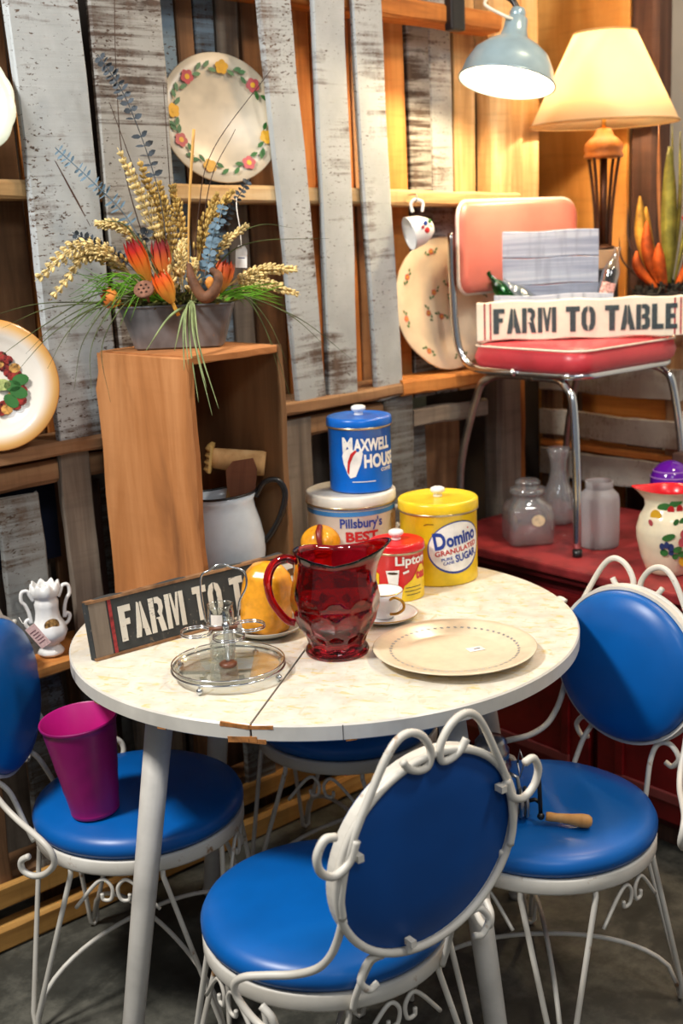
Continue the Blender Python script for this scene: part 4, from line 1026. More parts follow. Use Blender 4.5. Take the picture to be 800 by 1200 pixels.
for q in [[(232, 345, 0), (240, 250, 0), (258, 180, .01), (325, 93, .02)], [(236, 345, .01), (252, 222, .01), (283, 158, .02)], [(198, 345, 0), (182, 250, 0), (160, 180, 0), (143, 130, 0)], [(210, 345, .03), (206, 220, .03), (202, 110, .03)], [(196, 345, .0), (158, 210, .0), (151, 100, .01), (152, 4, .02)]]:
    stick(q, .0014, .0007, TWIG)
def sprig(pts, n, L, mat, t0=.35, wd=.6, name='eucalyptus_sprig'):
    P = cr([A(*p) for p in pts], 10); m = len(P); mb = MB(); mb.tube(P, .0011, 5)
    for k in range(n):
        t = t0 + (1 - t0) * k / (n - 1); i = min(m - 2, int(t * (m - 1))); d = (P[i + 1] - P[i]).normalized()
        side = Vector((0, 1, 0)).cross(d).normalized()
        for s in (1, -1):
            a = random.uniform(-.6, .6); dirv = side * s * cos(a) + Vector((0, 1, 0)) * sin(a) + d * .25
            leaf_on(mb, P[i], dirv, Vector((0, -1, .2)) + d * .35 + rv() * .55, L * random.uniform(.8, 1.15) * (1.15 - .4 * t), L * wd)
    return obj(name, mb, mat, fa)
sprig([(206, 340, .0), (196, 230, -.01), (165, 130, -.02), (133, 78, -.02)], 17, .021, EUC, .42)
sprig([(204, 345, -.02), (165, 262, -.05), (128, 218, -.08), (86, 178, -.10)], 16, .020, EUCB, .35, .3)
sprig([(240, 350, -.05), (252, 310, -.05), (262, 262, -.04)], 12, .020, EUCB, .15, .8); sprig([(246, 345, -.03), (258, 290, -.03), (270, 240, -.02)], 10, .018, EUCB, .3, .7)
sprig([(238, 345, .01), (268, 262, .02), (298, 212, .02)], 12, .015, EUC, .5)
sprig([(196, 345, -.03), (150, 300, -.06), (100, 272, -.09)], 12, .018, EUC, .4); sprig([(200, 345, -.01), (172, 300, -.01), (182, 268, -.02)], 8, .020, EUC, .4)
def blade(pts, w, mat, name='grass_blade'):
    P = cr([A(*p) for p in pts], 8); n = len(P); mb = MB(); vs = []
    for i, p in enumerate(P):
        d = (P[min(n - 1, i + 1)] - P[max(0, i - 1)]).normalized(); s = d.cross(Vector((.25, 1, .15))); s = s.normalized() * w * (1 - (i / (n - 1)) ** 2 * .85) if s.length > 1e-6 else Vector((w, 0, 0))
        q = d.cross(s).normalized() * w * .35
        vs += [p + s, p + q, p - s, p - q]
    fs = [(i * 4 + k, i * 4 + (k + 1) % 4, i * 4 + 4 + (k + 1) % 4, i * 4 + 4 + k) for i in range(n - 1) for k in range(4)]
    fs += [(3, 2, 1, 0), tuple((n - 1) * 4 + k for k in range(4))]
    mb.add(vs, fs, True); return obj(name, mb, mat, fa)
for e in [(182, 409), (216, 409), (241, 425), (252, 470), (262, 452), (268, 486), (276, 478), (236, 432)]:
    if e[1] > 415: blade([(232 + random.uniform(-4, 6), 352, -.045), (e[0] * .2 + 232 * .8, 356, -.12), (e[0] * .45 + 232 * .55, 352 + (e[1] - 352) * .4, -.195), (e[0], e[1], -.225)], .0034, GRN4)
    else: blade([(232 + random.uniform(-4, 6), 352, -.045), (e[0] * .45 + 232 * .55, 352 + (e[1] - 352) * .3, -.09), (e[0], e[1], -.115)], .0034, GRN4)
for e in [(-4, 372), (2, 425), (30, 438), (46, 412), (20, 382), (100, 455), (120, 462), (142, 470), (70, 430), (92, 400)]:
    f = -.16 - .0006 * (215 - e[0]) * .3
    blade([(196, 350, -.03), (150 + (e[0] - 90) * .22, 346 + random.uniform(-6, 8), -.08), ((e[0] + 120) / 2, (e[1] + 352) / 2 - 8, -.12), (e[0], e[1], f)], .0016, GRN3)
for e in [(350, 470), (336, 440), (420, 418), (395, 408), (345, 425)]:
    blade([(250, 348, -.02), (292, 345, -.03), ((e[0] + 300) / 2, (e[1] + 350) / 2 - 12, -.04), (e[0], e[1], -.05)], .0015, GRN3)
blade([(246, 340, -.01), (270, 300, -.01), (310, 282, 0), (390, 279, .01)], .0016, GRN3); blade([(244, 338, 0), (272, 285, 0), (310, 264, 0), (348, 267, .01)], .0014, GRN3)
for q in [[(196, 345, -.04), (165, 270, -.06), (133, 258, -.07)], [(204, 350, -.06), (190, 300, -.07), (160, 262, -.07)], [(206, 350, -.06), (196, 320, -.075), (176, 276, -.075)]]: blade(q, .0022, GRN3)
for k in range(34):
    x = random.uniform(88, 165); blade([(205 - random.uniform(0, 20), 352, -.04), ((x + 205) / 2 - 5, random.uniform(318, 345), -.07), (x, random.uniform(312, 385), -.10)], .0015, GRN2)
for k in range(30):
    x = random.uniform(292, 345); blade([(245 + random.uniform(0, 16), 353, -.03), ((x + 250) / 2, random.uniform(334, 348), -.03), (x, random.uniform(326, 358), -.02)], .0014, GRN2)
# proteas
def grad(name, stops):
    t = NT(name); tc = t.n('ShaderNodeTexCoord'); sp = t.n('ShaderNodeSeparateXYZ'); t.l(tc.outputs['Object'], sp.inputs[0])
    m = t.math('MULTIPLY', sp.outputs[2], 11.0); n = t.noise(t.coord((60, 60, 25)), 1.0, 3)
    t.set(t.ramp(t.math('ADD', m, t.math('MULTIPLY', t.math('SUBTRACT', n, .5), .35)), stops), .5, 0, .35); return t.m
PROT = grad('protea_petal', [(.1, sr(240, 176, 70)), (.55, sr(236, 104, 30)), (.8, sr(196, 40, 28)), (1.0, sr(112, 20, 34))])
PROT2 = grad('dark_protea_petal', [(.1, sr(222, 160, 70)), (.5, sr(210, 100, 44)), (.75, sr(150, 40, 36)), (1.0, sr(90, 22, 36))])
def protea(px, py, f, tip, h, mat, wide=.5, lab=None):
    b = A(px, py, f); d = (A(*tip) - b).normalized(); mb = MB()
    for w, (n, rr, hh, op) in enumerate([(6, .010, .86, .22), (8, .013, .95, .34), (8, .015, 1.0, .5)]):
        for k in range(n):
            a = 2 * pi * k / n + w * .4; o = Vector((cos(a), sin(a), 0)); s = Vector((-sin(a), cos(a), 0))
            pr = [(0, .3), (.25, .8), (.55, 1.0), (.8, .7), (1.0, .05)]
            vs = []
            for (t, ww) in pr:
                rad = rr * .82 * (.5 + 1.0 * sin(pi * min(1, t * .9)) * .8) + op * .012 * t
                z = h * hh * t; hw = .0072 * ww
                vs += [o * rad - s * hw + Vector((0, 0, z)), o * (rad + .002 * ww) + Vector((0, 0, z)), o * rad + s * hw + Vector((0, 0, z))]
            mb.add(vs, [(i * 3 + j, i * 3 + j + 1, i * 3 + j + 4, i * 3 + j + 3) for i in range(4) for j in range(2)], True)
    mb.tube([(0, 0, -.03), (0, 0, .004)], .004, 6)
    return obj('protea_flower', mb, mat, fa, b, d.to_track_quat('Z', 'Y').to_euler())
protea(184, 328, -.055, (158, 262, -.085), .092, PROT); protea(202, 330, -.05, (196, 262, -.065), .088, PROT2)
protea(212, 352, -.075, (190, 300, -.098), .066, PROT)
protea(264, 340, -.03, (280, 288, -.05), .066, PROT2); protea(150, 352, -.06, (110, 336, -.10), .04, PROT2)
# lotus pod
mb = MB(); mb.lathe([(.002, -.03), (.004, -.01), (.012, .002), (.020, .012), (.021, .016), (.018, .018), (.001, .0175)], 24)
lp = obj('lotus_pod', mb, plain('lotus_brown', sr(132, 92, 74), .8, 0, .2, .2, 60), fa, A(182, 342, -.085), (R(52), R(-6), 0))
mb = MB()
for (x, y) in [(0, 0)] + [(.010 * cos(k * 1.047), .010 * sin(k * 1.047)) for k in range(6)]: mb.ball((x, y, .0178), .0026, 8, 4)
obj('seed', mb, TWIG, lp)['kind'] = 'stuff'
# split seed pod, a heart-shaped curl
mb = MB(); mb.tube(cr([A(232, 308, -.07), A(238, 328, -.085), A(250, 346, -.09), A(262, 340, -.09), A(267, 322, -.08), A(258, 314, -.07)], 8), [.004 + .0085 * sin(pi * (i + 2) / 44) for i in range(41)], 10); obj('split_pod', mb, plain('pod_brown', sr(104, 68, 46), .7, 0, .3, .2, 40), fa)
mb = MB(); mb.ball(A(258, 330, -.088), .012, 12, 8, (.8, .5, 1.1)); obj('pod_inside', mb, plain('pod_orange', sr(206, 130, 54), .6, 0, .3, .25, 60), fa)
# price tag on a string
tg = thing('price_tag', 'white price tag hanging by a string from the dried flowers', 'tag', (.036 + (294 - 215) * U * .766 - .0 * .643, .478 - (294 - 215) * U * .643, 1.2765 + (405 - 290) * U), CAMZ, rot=(0, R(4), CAMZ))
mb = MB(); mb.prism([(-.012, -.046), (.012, -.046), (.012, -.010), (.006, 0), (-.006, 0), (-.012, -.010)], .0008); obj('card', mb, INK_WHITE, tg)
mb = MB(); mb.tube(cr([(0, -.0015, -.006), (-.003, 0, .03), (-.010, 0, .07), (-.012, .01, .095)], 4), .0012, 5); obj('string', mb, INK_WHITE, tg)
V, F = [(-.007, -.001), (.007, -.001), (.007, .001), (-.007, .001)], [(0, 1, 2, 3)]; obj('writing', flatprint(V, F, Matrix.Translation((0, -.0011, -.026))), plain('pen_ink', sr(90, 96, 130), .7), tg)
# white jug beside the loaf tin
jg = thing('porcelain_jug', 'small white porcelain jug behind the loaf tin on the crate', 'jug', (.103, .520, 1.2765), R(20))
mb = MB(); mb.lathe(fine([(.001, .002), (.026, .0), (.029, .004), (.033, .03), (.032, .06), (.028, .082), (.030, .092), (.0285, .092), (.0265, .082), (.030, .05), (.001, .02)], 3), 36); obj('body', mb, WHITE_CER, jg)
mb = MB(); mb.tube(cr([(.030, 0, .078), (.044, 0, .080), (.050, 0, .055), (.042, 0, .030), (.031, 0, .024)], 6), .0034, 8); obj('handle', mb, WHITE_CER, jg)

# ================================================================== plates on the pallet
def stand(name, label, c, r, prof, mat, yaw, tilt, mod=None, ax=(1, 1), cat='plate', group='plates standing on the pallet rails'):
    """plate whose face looks to -Y, turned by yaw about Z and leaned back by tilt"""
    t = thing(name, label, cat, c, 0, group, rot=(R(90) - tilt, 0, yaw))
    mb = MB(); mb.lathe(prof, 72, mod=mod, ax=ax); obj('dish', mb, mat, t); return t
def decal(t, poly, M, mat, name):
    mb = MB(); mb.add([M @ Vector((a, b, 0)) for a, b in poly], [tuple(range(len(poly)))], False); return obj(name, mb, mat, t)
def flower(t, ang, r, z, col, s=1.0, centre=None, slope=.2, leaves=True):
    c = Vector((r * cos(ang), r * sin(ang), z)); M = Matrix.Translation(c) @ Matrix.Rotation(ang, 4, 'Z') @ Matrix.Rotation(-slope, 4, 'Y')
    pts = []
    for k in range(30):
        a = 2 * pi * k / 30; q = .0165 * s * (.78 + .22 * abs(cos(2.5 * a))); pts.append((q * cos(a), q * sin(a)))
    decal(t, pts, M, col, 'painted_flower')
    pts = [(.006 * s * cos(2 * pi * k / 12), .006 * s * sin(2 * pi * k / 12)) for k in range(12)]
    decal(t, pts, M @ Matrix.Translation((0, 0, .0006)), centre or INK_YELLOW, 'painted_flower')
    if leaves:
        for s2, q in ((1, .024), (1, .036), (-1, .024), (-1, .036)):
            da = s2 * q * s / r; rr = r + (.006 if q > .03 else -.007) * s
            c2 = Vector((rr * cos(ang + da), rr * sin(ang + da), z + slope * (rr - r))); M2 = Matrix.Translation(c2) @ Matrix.Rotation(ang + da + R(90) + R(35 if q > .03 else -20), 4, 'Z')
            decal(t, [(-.011 * s, 0), (-.004 * s, .0048 * s), (.004 * s, .0045 * s), (.011 * s, 0), (.004 * s, -.0045 * s), (-.004 * s, -.0048 * s)], M2 @ Matrix.Translation((0, 0, .0004)), INK_GREEN, 'painted_leaf')
PLATE_IV = plain('ivory_plate', sr(216, 204, 180), .3, 0, .5, .11, 9)
def plate_prof(r, d=.016): return [(.001, 0), (r * .62, 0), (r * .66, .002), (r * .72, .007), (r * .985, d), (r, d + .002), (r * .985, d + .004), (r * .72, .0115), (r * .64, .0062), (.001, .0055)]
rose = stand('rose_plate', 'ivory wall plate with painted red and yellow roses behind the flowers', (.326, .700, 1.760), .148, plate_prof(.148), PLATE_IV, R(-12), R(10))
for (a, c) in [(128, INK_ROSE), (82, INK_YELLOW), (40, INK_ROSE), (-22, INK_YELLOW), (-62, INK_ROSE), (-112, INK_YELLOW), (-155, INK_ROSE), (172, INK_YELLOW)]:
    flower(rose, R(a), .116, .0195, c, 1.02, slope=.18)
ORP = NT('orange_rim_glaze')
_tc = ORP.n('ShaderNodeTexCoord'); _ln = ORP.n('ShaderNodeVectorMath', operation='LENGTH'); _mp = ORP.n('ShaderNodeMapping'); _mp.inputs['Scale'].default_value = (1, 1, 0)
ORP.l(_tc.outputs['Object'], _mp.inputs[0]); ORP.l(_mp.outputs[0], _ln.inputs[0])
ORP.set(ORP.ramp(ORP.math('MULTIPLY', _ln.outputs['Value'], 7.0), [(.0, sr(232, 226, 214)), (.72, sr(228, 222, 212)), (.86, sr(222, 176, 110)), (.95, sr(206, 140, 62))]), .15, 0, .55)
big = stand('fruit_plate', 'large white plate with orange rim and painted grapes at the wall', (-.318, .645, 1.224), .134, plate_prof(.134, .02), ORP.m, R(-14), R(9))
GRAPE = plain('grape_print', sr(140, 44, 38), .35, 0, .5, .5, 90)
for k in range(44):
    a = 2 * pi * k / 44 * 2 + .05 * (k % 2); q = .046 + (.014 if k >= 22 else 0) + random.uniform(-.005, .005); s = random.uniform(.0095, .0125)
    decal(big, [(s * cos(2 * pi * j / 9), s * .85 * sin(2 * pi * j / 9)) for j in range(9)], Matrix.Translation((q * cos(a), q * sin(a), .0066 + .00012 * k)), GRAPE if k % 4 else plain('pear_print', sr(200, 150, 80), .35, 0, .5, .3, 90), 'painted_fruit')
for k, (a, q, s) in enumerate([(.0, .02, .016), (2.2, .022, .016), (4.1, .020, .016), (-.35, .054, .017), (.12, .058, .016), (-.8, .048, .016), (-.1, .040, .016), (3.0, .05, .013)]):
    decal(big, [(s * 1.1 * cos(2 * pi * j / 10), s * .75 * sin(2 * pi * j / 10)) for j in range(10)], Matrix.Translation((q * cos(a), q * sin(a), .0124)) @ Matrix.Rotation(a, 4, 'Z'), INK_GREEN if k > 2 else plain('pale_green_print', sr(176, 190, 120), .35, 0, .5, .2, 60), 'painted_leaf')
sca = stand('scalloped_plate', 'pale green scalloped plate high at the left edge of the pallet', (-.325, .655, 1.772), .112, plate_prof(.112, .018), plain('pale_green_glaze', sr(214, 222, 204), .2, 0, .5, .06, 12), R(-14), R(9), mod=lambda a, r, z: (r * (1 + (.025 * abs(sin(7 * a)) + .0 if r > .07 else 0)), z))
lob = stand('floral_platter', 'large ivory lobed platter with small flowers behind the chrome chair', (1.040, .700, 1.287), .178, plate_prof(.178, .02), plain('warm_ivory', sr(234, 214, 184), .25, 0, .5, .05, 10), R(-5), R(9), mod=lambda a, r, z: (r * (1 + (.022 * abs(sin(3 * a + .5)) if r > .12 else 0)), z))
for a in range(0, 360, 45): flower(lob, R(a + 12), .147, .0175, plain('coral_print', sr(206, 110, 84), .4), .55, slope=.15)
for (a, q) in [(10, .03), (130, .045), (250, .035), (200, .06), (60, .06)]: flower(lob, R(a), q, .0066, MATS['coral_print'], .55, slope=0)

# teacup hanging from a hook on the rail
hk = thing('hanging_teacup', 'white flowered teacup hanging by its handle from the pallet rail', 'cup', (.842, .590, 1.571), R(-24))
mb = MB(); mb.tube(cr([(0, .052, .010), (0, .01, .010), (0, -.008, .008), (0, -.010, -.004), (0, -.002, -.009), (0, .006, -.004)], 5), .0018, 6); obj('hook', mb, DULL_CHROME, hk)
cm = Matrix.Rotation(R(-104), 3, 'Y')
prof = [(.001, .001), (.018, .0), (.020, .003), (.028, .012), (.037, .030), (.041, .052), (.043, .064), (.0415, .064), (.039, .052), (.035, .030), (.026, .013), (.001, .006)]
mb = MB(); mb.lathe(fine(prof, 2), 36, rot=cm, c=(.042, 0, -.072)); bd = obj('body', mb, WHITE_CER, hk)
mb = MB(); mb.tube(cr([(.018, 0, -.034), (.020, 0, -.012), (.006, 0, -.004), (-.004, 0, -.004), (-.012, 0, -.014), (-.008, 0, -.034)], 6), .0042, 8); obj('handle', mb, WHITE_CER, hk)
for (x, y, z, m, s) in [(.012, -.0385, -.062, INK_BLUE, .008), (.026, -.031, -.058, INK_GREEN, .007), (.018, -.034, -.080, INK_RED, .010), (.004, -.040, -.072, INK_ROSE, .006), (.030, -.026, -.072, INK_YELLOW, .006)]:
    mb = MB(); mb.ball((x, y, z), s, 10, 6, (1, .22, .8), (0, 0, R(28))); obj('painted_flower', mb, m, hk)

# ================================================================== chrome chair on the cabinet
VIN = plain('coral_vinyl', sr(198, 62, 72), .35, 0, .5, .06, 8, .03)
VINB = plain('lamplit_coral_vinyl', sr(216, 122, 106), .38, 0, .5, .06, 6, .03)  # backrest coral lightened in its colour for the lamplight on it
PIPE = plain('cream_piping', sr(228, 214, 200), .4)
cc = thing('chrome_chair', 'retro chrome dinette chair with red vinyl seat standing on the cabinet', 'chair', (1.240, .395, .6605))
def superring(hx, hy, r, z, c=(0, 0)): return [p + Vector((c[0], c[1], 0)) for p in rrect(hx, hy, r, z, 8)]
sx, sy = .222, .190; sz = .462      # seat underside above the cabinet
mb = MB(); loft(mb, [superring(sx - .01, sy - .01, .05, sz), superring(sx, sy, .06, sz + .010), superring(sx + .004, sy + .004, .06, sz + .030), superring(sx - .003, sy - .003, .06, sz + .055), superring(sx - .02, sy - .02, .05, sz + .064), superring(sx - .08, sy - .08, .04, sz + .0665)]); obj('seat', mb, VIN, cc)
mb = MB(); mb.tube(superring(sx - .0, sy - .0, .06, sz + .0585), .003, 6, True);  obj('seat_piping', mb, PIPE, cc)
mb = MB(); mb.tube(superring(sx - .012, sy - .012, .06, sz - .006), .0095, 10, True); obj('seat_rail', mb, CHROME, cc)
for (qx, qy) in ((-1, -1), (1, -1), (-1, 1), (1, 1)):
    fx, fy = qx * .232, qy * .200 + (.006 if qy < 0 else .02)
    tx = qx * (sx - .03); b = -qy
    mb = MB(); pts = [(fx, fy, .012), (fx * .985, fy * .97, .20), (qx * .214, qy * .165, .385), (qx * .208, qy * .138, .428), (tx, qy * .095, .444), (tx, qy * .03, .446), (tx, -qy * .02, .446)]
    mb.tube(cr(pts, 7), .0108, 12); lg = obj('leg', mb, CHROME if qy < 0 else DULL_CHROME, cc)
    mb = MB(); mb.lathe([(.001, 0), (.012, 0), (.0128, .004), (.0128, .018), (.001, .018)], 16, c=(fx, fy, 0)); obj('rubber_foot', mb, BLACK, lg)
for s in (1, -1):
    mb = MB(); mb.tube(cr([(s * 0.222, .02, sz - .004), (s * 0.225, .10, sz - .004), (s * 0.227, .165, sz + .002), (s * 0.230, .205, sz + .035), (s * 0.234, .222, sz + .10), (s * 0.238, .226, .70), (s * .236, .228, .82)], 8), .0105, 12); obj('back_post', mb, CHROME, cc)
mb = MB()
rings = []
for (ins, y) in [(.012, -.022), (.0, -.012), (-.003, .0), (0, .012), (.012, .020)]:
    rr = [Vector((p.x, 0, p.y)) for p in rrect(.240 - ins, .118 - ins, .045, 0, 8)]
    rings.append([Vector((p.x, y + .232 + .03 * (p.x / .23) ** 2 * -1, p.z + .778)) for p in rr])
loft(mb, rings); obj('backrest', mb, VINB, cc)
mb = MB(); mb.tube(rings[2], .0055, 6, True); obj('back_piping', mb, PIPE, cc)

farm_sign('farm_sign', 'cream farm sign with dark stencil letters resting on the red chair seat', (1.030, .560, 1.1915), atan2(-.405, .375), .555, .104, .018, WHITEB, plain('slate_ink', sr(50, 66, 72), .7, mottle=.15, scale=150), plain('sign_red', sr(170, 50, 60), .7, mottle=.2, scale=100), R(-3), .044, .485, .066, None)

# blue-white box of bottles behind the sign
sd = atan2(-.405, .375)
bx = thing('display_box', 'blue and white washed wooden display box with a tall back on the chair seat', 'box', (1.220, .461, 1.1905), sd)
WASH = timber('blue_washed_board', sr(92, 102, 130), sr(148, 158, 180), sr(192, 196, 208), gs=1.6, cross=.6)
def bboard(name, p0, p1, W, T, wd): return board(name, bx, p0, p1, W, T, WASH, wdir=wd, jit=.0006)
bboard('front_panel', (-.155, -.045, .060), (.160, -.045, .060), .115, .012, (0, 0, 1)); bboard('base', (-.155, 0, .007), (.160, 0, .007), .09, .012, (0, 1, 0))
for k in range(4): bboard('back_panel', (-.152, .040, .034 + .0715 * k), (.128, .040, .034 + .0715 * k), .0705, .012, (0, 0, 1))
bboard('side_panel', (-.160, -.052, .05), (-.160, .046, .05), .09, .010, (0, 0, 1)); bboard('side_panel', (.164, -.052, .05), (.164, .046, .05), .09, .010, (0, 0, 1))
def bottle(name, label, loc, rot, r, h, mat, neck=.34):
    mb = MB(); mb.lathe(fine([(.001, 0), (r * .9, 0), (r, .004), (r, h * (1 - neck)), (r * .75, h * (1 - neck * .75)), (r * .36, h * (1 - neck * .45)), (r * .33, h * .955), (r * .42, h * .96), (r * .42, h), (r * .30, h), (r * .28, h * .95), (r * .62, h * (1 - neck * .8)), (r * .9, h * (1 - neck * 1.1)), (r * .9, .008), (.001, .006)], 2), 28)
    o = thing(name, label, 'bottle', loc, 0, 'bottles in the display box', rot=rot); obj('body', mb, mat, o); return o
def inbox(x, y, z): return (1.220 + x * cos(sd) - y * sin(sd), .461 + x * sin(sd) + y * cos(sd), 1.1905 + z)
bottle('glass_bottle', 'green glass bottle poking out at the left of the display box', inbox(-.080, -.006, .062), (0, R(-38), sd), .020, .150, GREEN_GLASS)
bottle('glass_bottle', 'clear glass bottle leaning beside the green one in the box', inbox(-.010, -.010, .062), (0, R(-52), sd), .022, .155, CLEAR)
bottle('glass_bottle', 'second clear glass bottle lying lowest in the display box', inbox(.050, -.008, .050), (0, R(-62), sd), .020, .150, CLEAR)
pb = bottle('glass_bottle', 'clear bottle with pink label leaning right in the display box', inbox(.128, -.004, .055), (R(-2), R(15), sd), .024, .185, CLEAR)
V, F = grid_poly([(-.02, -.02), (.02, -.02), (.02, .02), (-.02, .02)]); obj('label', wrap(V, F, .0245, .07, 0), plain('pink_label', sr(226, 170, 160), .6, mottle=.3, scale=120), pb)

# ================================================================== lamps
def emit(name, col, s):
    t = NT(name); t.set((.9, .85, .75), .5); t.b.inputs['Emission Color'].default_value = (*col, 1); t.b.inputs['Emission Strength'].default_value = s; return t.m
tl_ = thing('table_lamp', 'lit table lamp with pleated cream shade and iron rod stem', 'lamp', (1.550, .543, 1.2265), CAMZ)
IRONB = plain('bronze_iron', sr(70, 40, 24), .45, .6, .5, .1, 20)
mb = MB(); mb.box((0, 0, .065), (.075, .075, .13), bev=.003); obj('pedestal', mb, BLACK, tl_)
mb = MB(); mb.box((0, 0, .158), (.066, .066, .055), bev=.004); obj('plinth', mb, plain('stone_plinth', sr(150, 124, 96), .6), tl_)
mb = MB(); mb.tube([(0, 0, .186), (0, 0, .44)], .011, 14); mb.lathe([(.001, .186), (.034, .186), (.034, .192), (.018, .2), (.001, .202)], 24); obj('stem', mb, IRONB, tl_)
for k in range(4):
    a = R(45 + 90 * k); mb = MB()
    mb.tube(cr([(.024 * cos(a), .024 * sin(a), .19), (.028 * cos(a), .028 * sin(a), .28), (.038 * cos(a), .038 * sin(a), .37), (.050 * cos(a), .050 * sin(a), .442)], 6), .0048, 8); obj('rod', mb, IRONB, tl_)
mb = MB(); mb.lathe([(.001, .44), (.050, .44), (.056, .444), (.056, .450), (.051, .455), (.055, .465), (.053, .480), (.040, .494), (.028, .502), (.024, .512), (.018, .522), (.001, .522)], 40); obj('urn', mb, plain('amber_wood_urn', sr(186, 118, 54), .35, 0, .5, .1, 20), tl_)
mb = MB(); mb.tube([(0, 0, .52), (0, 0, .56)], .007, 10); mb.lathe([(.001, .555), (.016, .555), (.016, .585), (.001, .585)], 18); obj('socket', mb, plain('brass_socket', sr(180, 140, 70), .3, .9), tl_)
mb = MB(); mb.ball((0, 0, .625), .030, 16, 12, (1, 1, 1.25)); blb = obj('bulb', mb, emit('lamp_bulb', (1.0, .80, .54), 6.0), tl_); blb.visible_shadow = True
t = NT('pleated_shade'); v = t.coord((1, 1, 1), rnd=False)
wv = t.n('ShaderNodeTexWave', wave_type='BANDS', bands_direction='Z'); wv.inputs['Scale'].default_value = 60; t.l(v, wv.inputs['Vector'])
cshade = t.ramp(wv.outputs['Fac'], [(0, sr(244, 222, 180)), (1, sr(250, 238, 208))])
t.set(cshade, .8, 0, .2)
tr_ = t.n('ShaderNodeBsdfTranslucent'); t.l(cshade, tr_.inputs[0]); mx = t.n('ShaderNodeMixShader'); mx.inputs[0].default_value = .55
t.l(t.b.outputs[0], mx.inputs[1]); t.l(tr_.outputs[0], mx.inputs[2]); t.l(mx.outputs[0], t.out.inputs[0]); SHADE = t.m
mb = MB(); mb.lathe([(.208, .532), (.086, .780), (.0845, .780), (.2065, .532), (.208, .532)], 72); obj('lamp_shade', mb, SHADE, tl_)
for (r_, z_) in ((.2085, .534), (.0868, .778)):
    mb = MB(); mb.tube([(r_ * cos(2 * pi * k / 64), r_ * sin(2 * pi * k / 64), z_) for k in range(64)], .003, 6, True); obj('shade_trim', mb, plain('shade_trim', sr(190, 150, 96), .7), tl_)
mb = MB()
for k in range(3): mb.tube([(0, 0, .70), (.085 * cos(k * 2.094), .085 * sin(k * 2.094), .776)], .0018, 6)
mb.tube([(0, 0, .66), (0, 0, .70)], .004, 6); obj('shade_spider', mb, IRONB, tl_)
L = bpy.data.lights.new('lamp_bulb_light', 'POINT'); L.energy = 17; L.color = (1.0, .78, .53); L.shadow_soft_size = .03
lo = bpy.data.objects.new('lamp_bulb_light', L); COL.objects.link(lo); lo.parent = tl_; lo.location = (0, 0, .585)
lo.location = (.0, -.0, .672)

# clamp lamp
CLS = 1.06
cl = thing('clamp_lamp', 'lit grey-blue clamp lamp with bell shade hanging above the chair', 'lamp', (1.083, .456, 2.000))
CLB = plain('grey_blue_lamp', sr(150, 176, 188), .3, .35, .5, .08, 8); CLI = plain('white_reflector', sr(240, 236, 226), .35, 0, .5, .02)
ax = Vector((-.27, -.02, -.96)).normalized(); Mq = ax.to_track_quat('Z', 'Y').to_matrix()
mb = MB(); mb.lathe([(.020, 0), (.026, .004), (.028, .03), (.034, .05), (.062, .066), (.088, .088), (.104, .118), (.112, .150), (.116, .152), (.116, .156), (.112, .156), (.1095, .150), (.1015, .118), (.0855, .090), (.060, .069), (.03, .055)], 56, rot=Mq); obj('bell_shade', mb, CLB, cl).scale = (CLS,) * 3
mb = MB(); mb.lathe([(.1092, .1495), (.1012, .1175), (.0852, .0895), (.0597, .0685), (.001, .060)], 56, rot=Mq); obj('reflector', mb, CLI, cl).scale = (CLS,) * 3
mb = MB(); mb.lathe([(.001, -.02), (.017, -.02), (.0195, -.012), (.0195, .012), (.001, .014)], 24, rot=Mq); obj('socket_cap', mb, CLB, cl)
mb = MB(); p = ax * .098; mb.ball(p, .026, 14, 10); obj('bulb', mb, emit('clamp_bulb', (1.0, .84, .58), 12.0), cl)
mb = MB(); mb.tube(cr([tuple(ax * -.015), (.0, .02, .045), (-.015, .08, .075), (-.03, .180, .080)], 6), .008, 10); mb.box((-.03, .186, .055), (.05, .03, .13), bev=.006); obj('clamp_arm', mb, BLACK, cl)
mb = MB(); mb.tube(cr([(-.035, .07, .05), (-.06, .05, .03), (-.05, .0, .0), (-.02, -.01, -.01)], 6), .004, 8); obj('cord', mb, plain('cream_cord', sr(220, 214, 200), .5), cl)
L = bpy.data.lights.new('clamp_bulb_light', 'POINT'); L.energy = 12; L.color = (1.0, .76, .46); L.shadow_soft_size = .025
lo = bpy.data.objects.new('clamp_bulb_light', L); COL.objects.link(lo); lo.parent = cl; lo.location = ax * .142

# ================================================================== plant basket by the lamp
pn = thing('plant_basket', 'dark mossy basket with orange and green artificial leaves beside the lamp', 'plant', (1.615, .362, 1.2265), CAMZ)
mb = MB(); mb.lathe([(.001, 0), (.075, 0), (.088, .03), (.095, .065), (.090, .065), (.001, .058)], 32, ax=(1.0, .8)); obj('basket', mb, plain('black_wicker', sr(34, 30, 28), .8, 0, .3, .4, 120, .5), pn)
mb = MB()
for k in range(260):
    a = random.uniform(0, 6.28); q = .098 * sqrt(random.random()); c = Vector((q * cos(a), q * sin(a) * .8, .060 + .022 * (1 - q / .1)))
    leaf_on(mb, c, rv() + Vector((0, 0, .3)), rv(), .026, .010)
obj('moss_filling', mb, plain('dark_filling', sr(42, 40, 34), .85, 0, .3, .5, 90), pn)['kind'] = 'stuff'
LO = plain('orange_leaf', sr(208, 92, 30), .6, 0, .3, .2, 20); LG = plain('olive_leaf', sr(128, 124, 50), .6, 0, .3, .2, 20); LY = plain('ochre_leaf', sr(204, 150, 54), .6, 0, .3, .2, 20); LR = plain('red_spike', sr(186, 44, 36), .6, 0, .3, .2, 40)
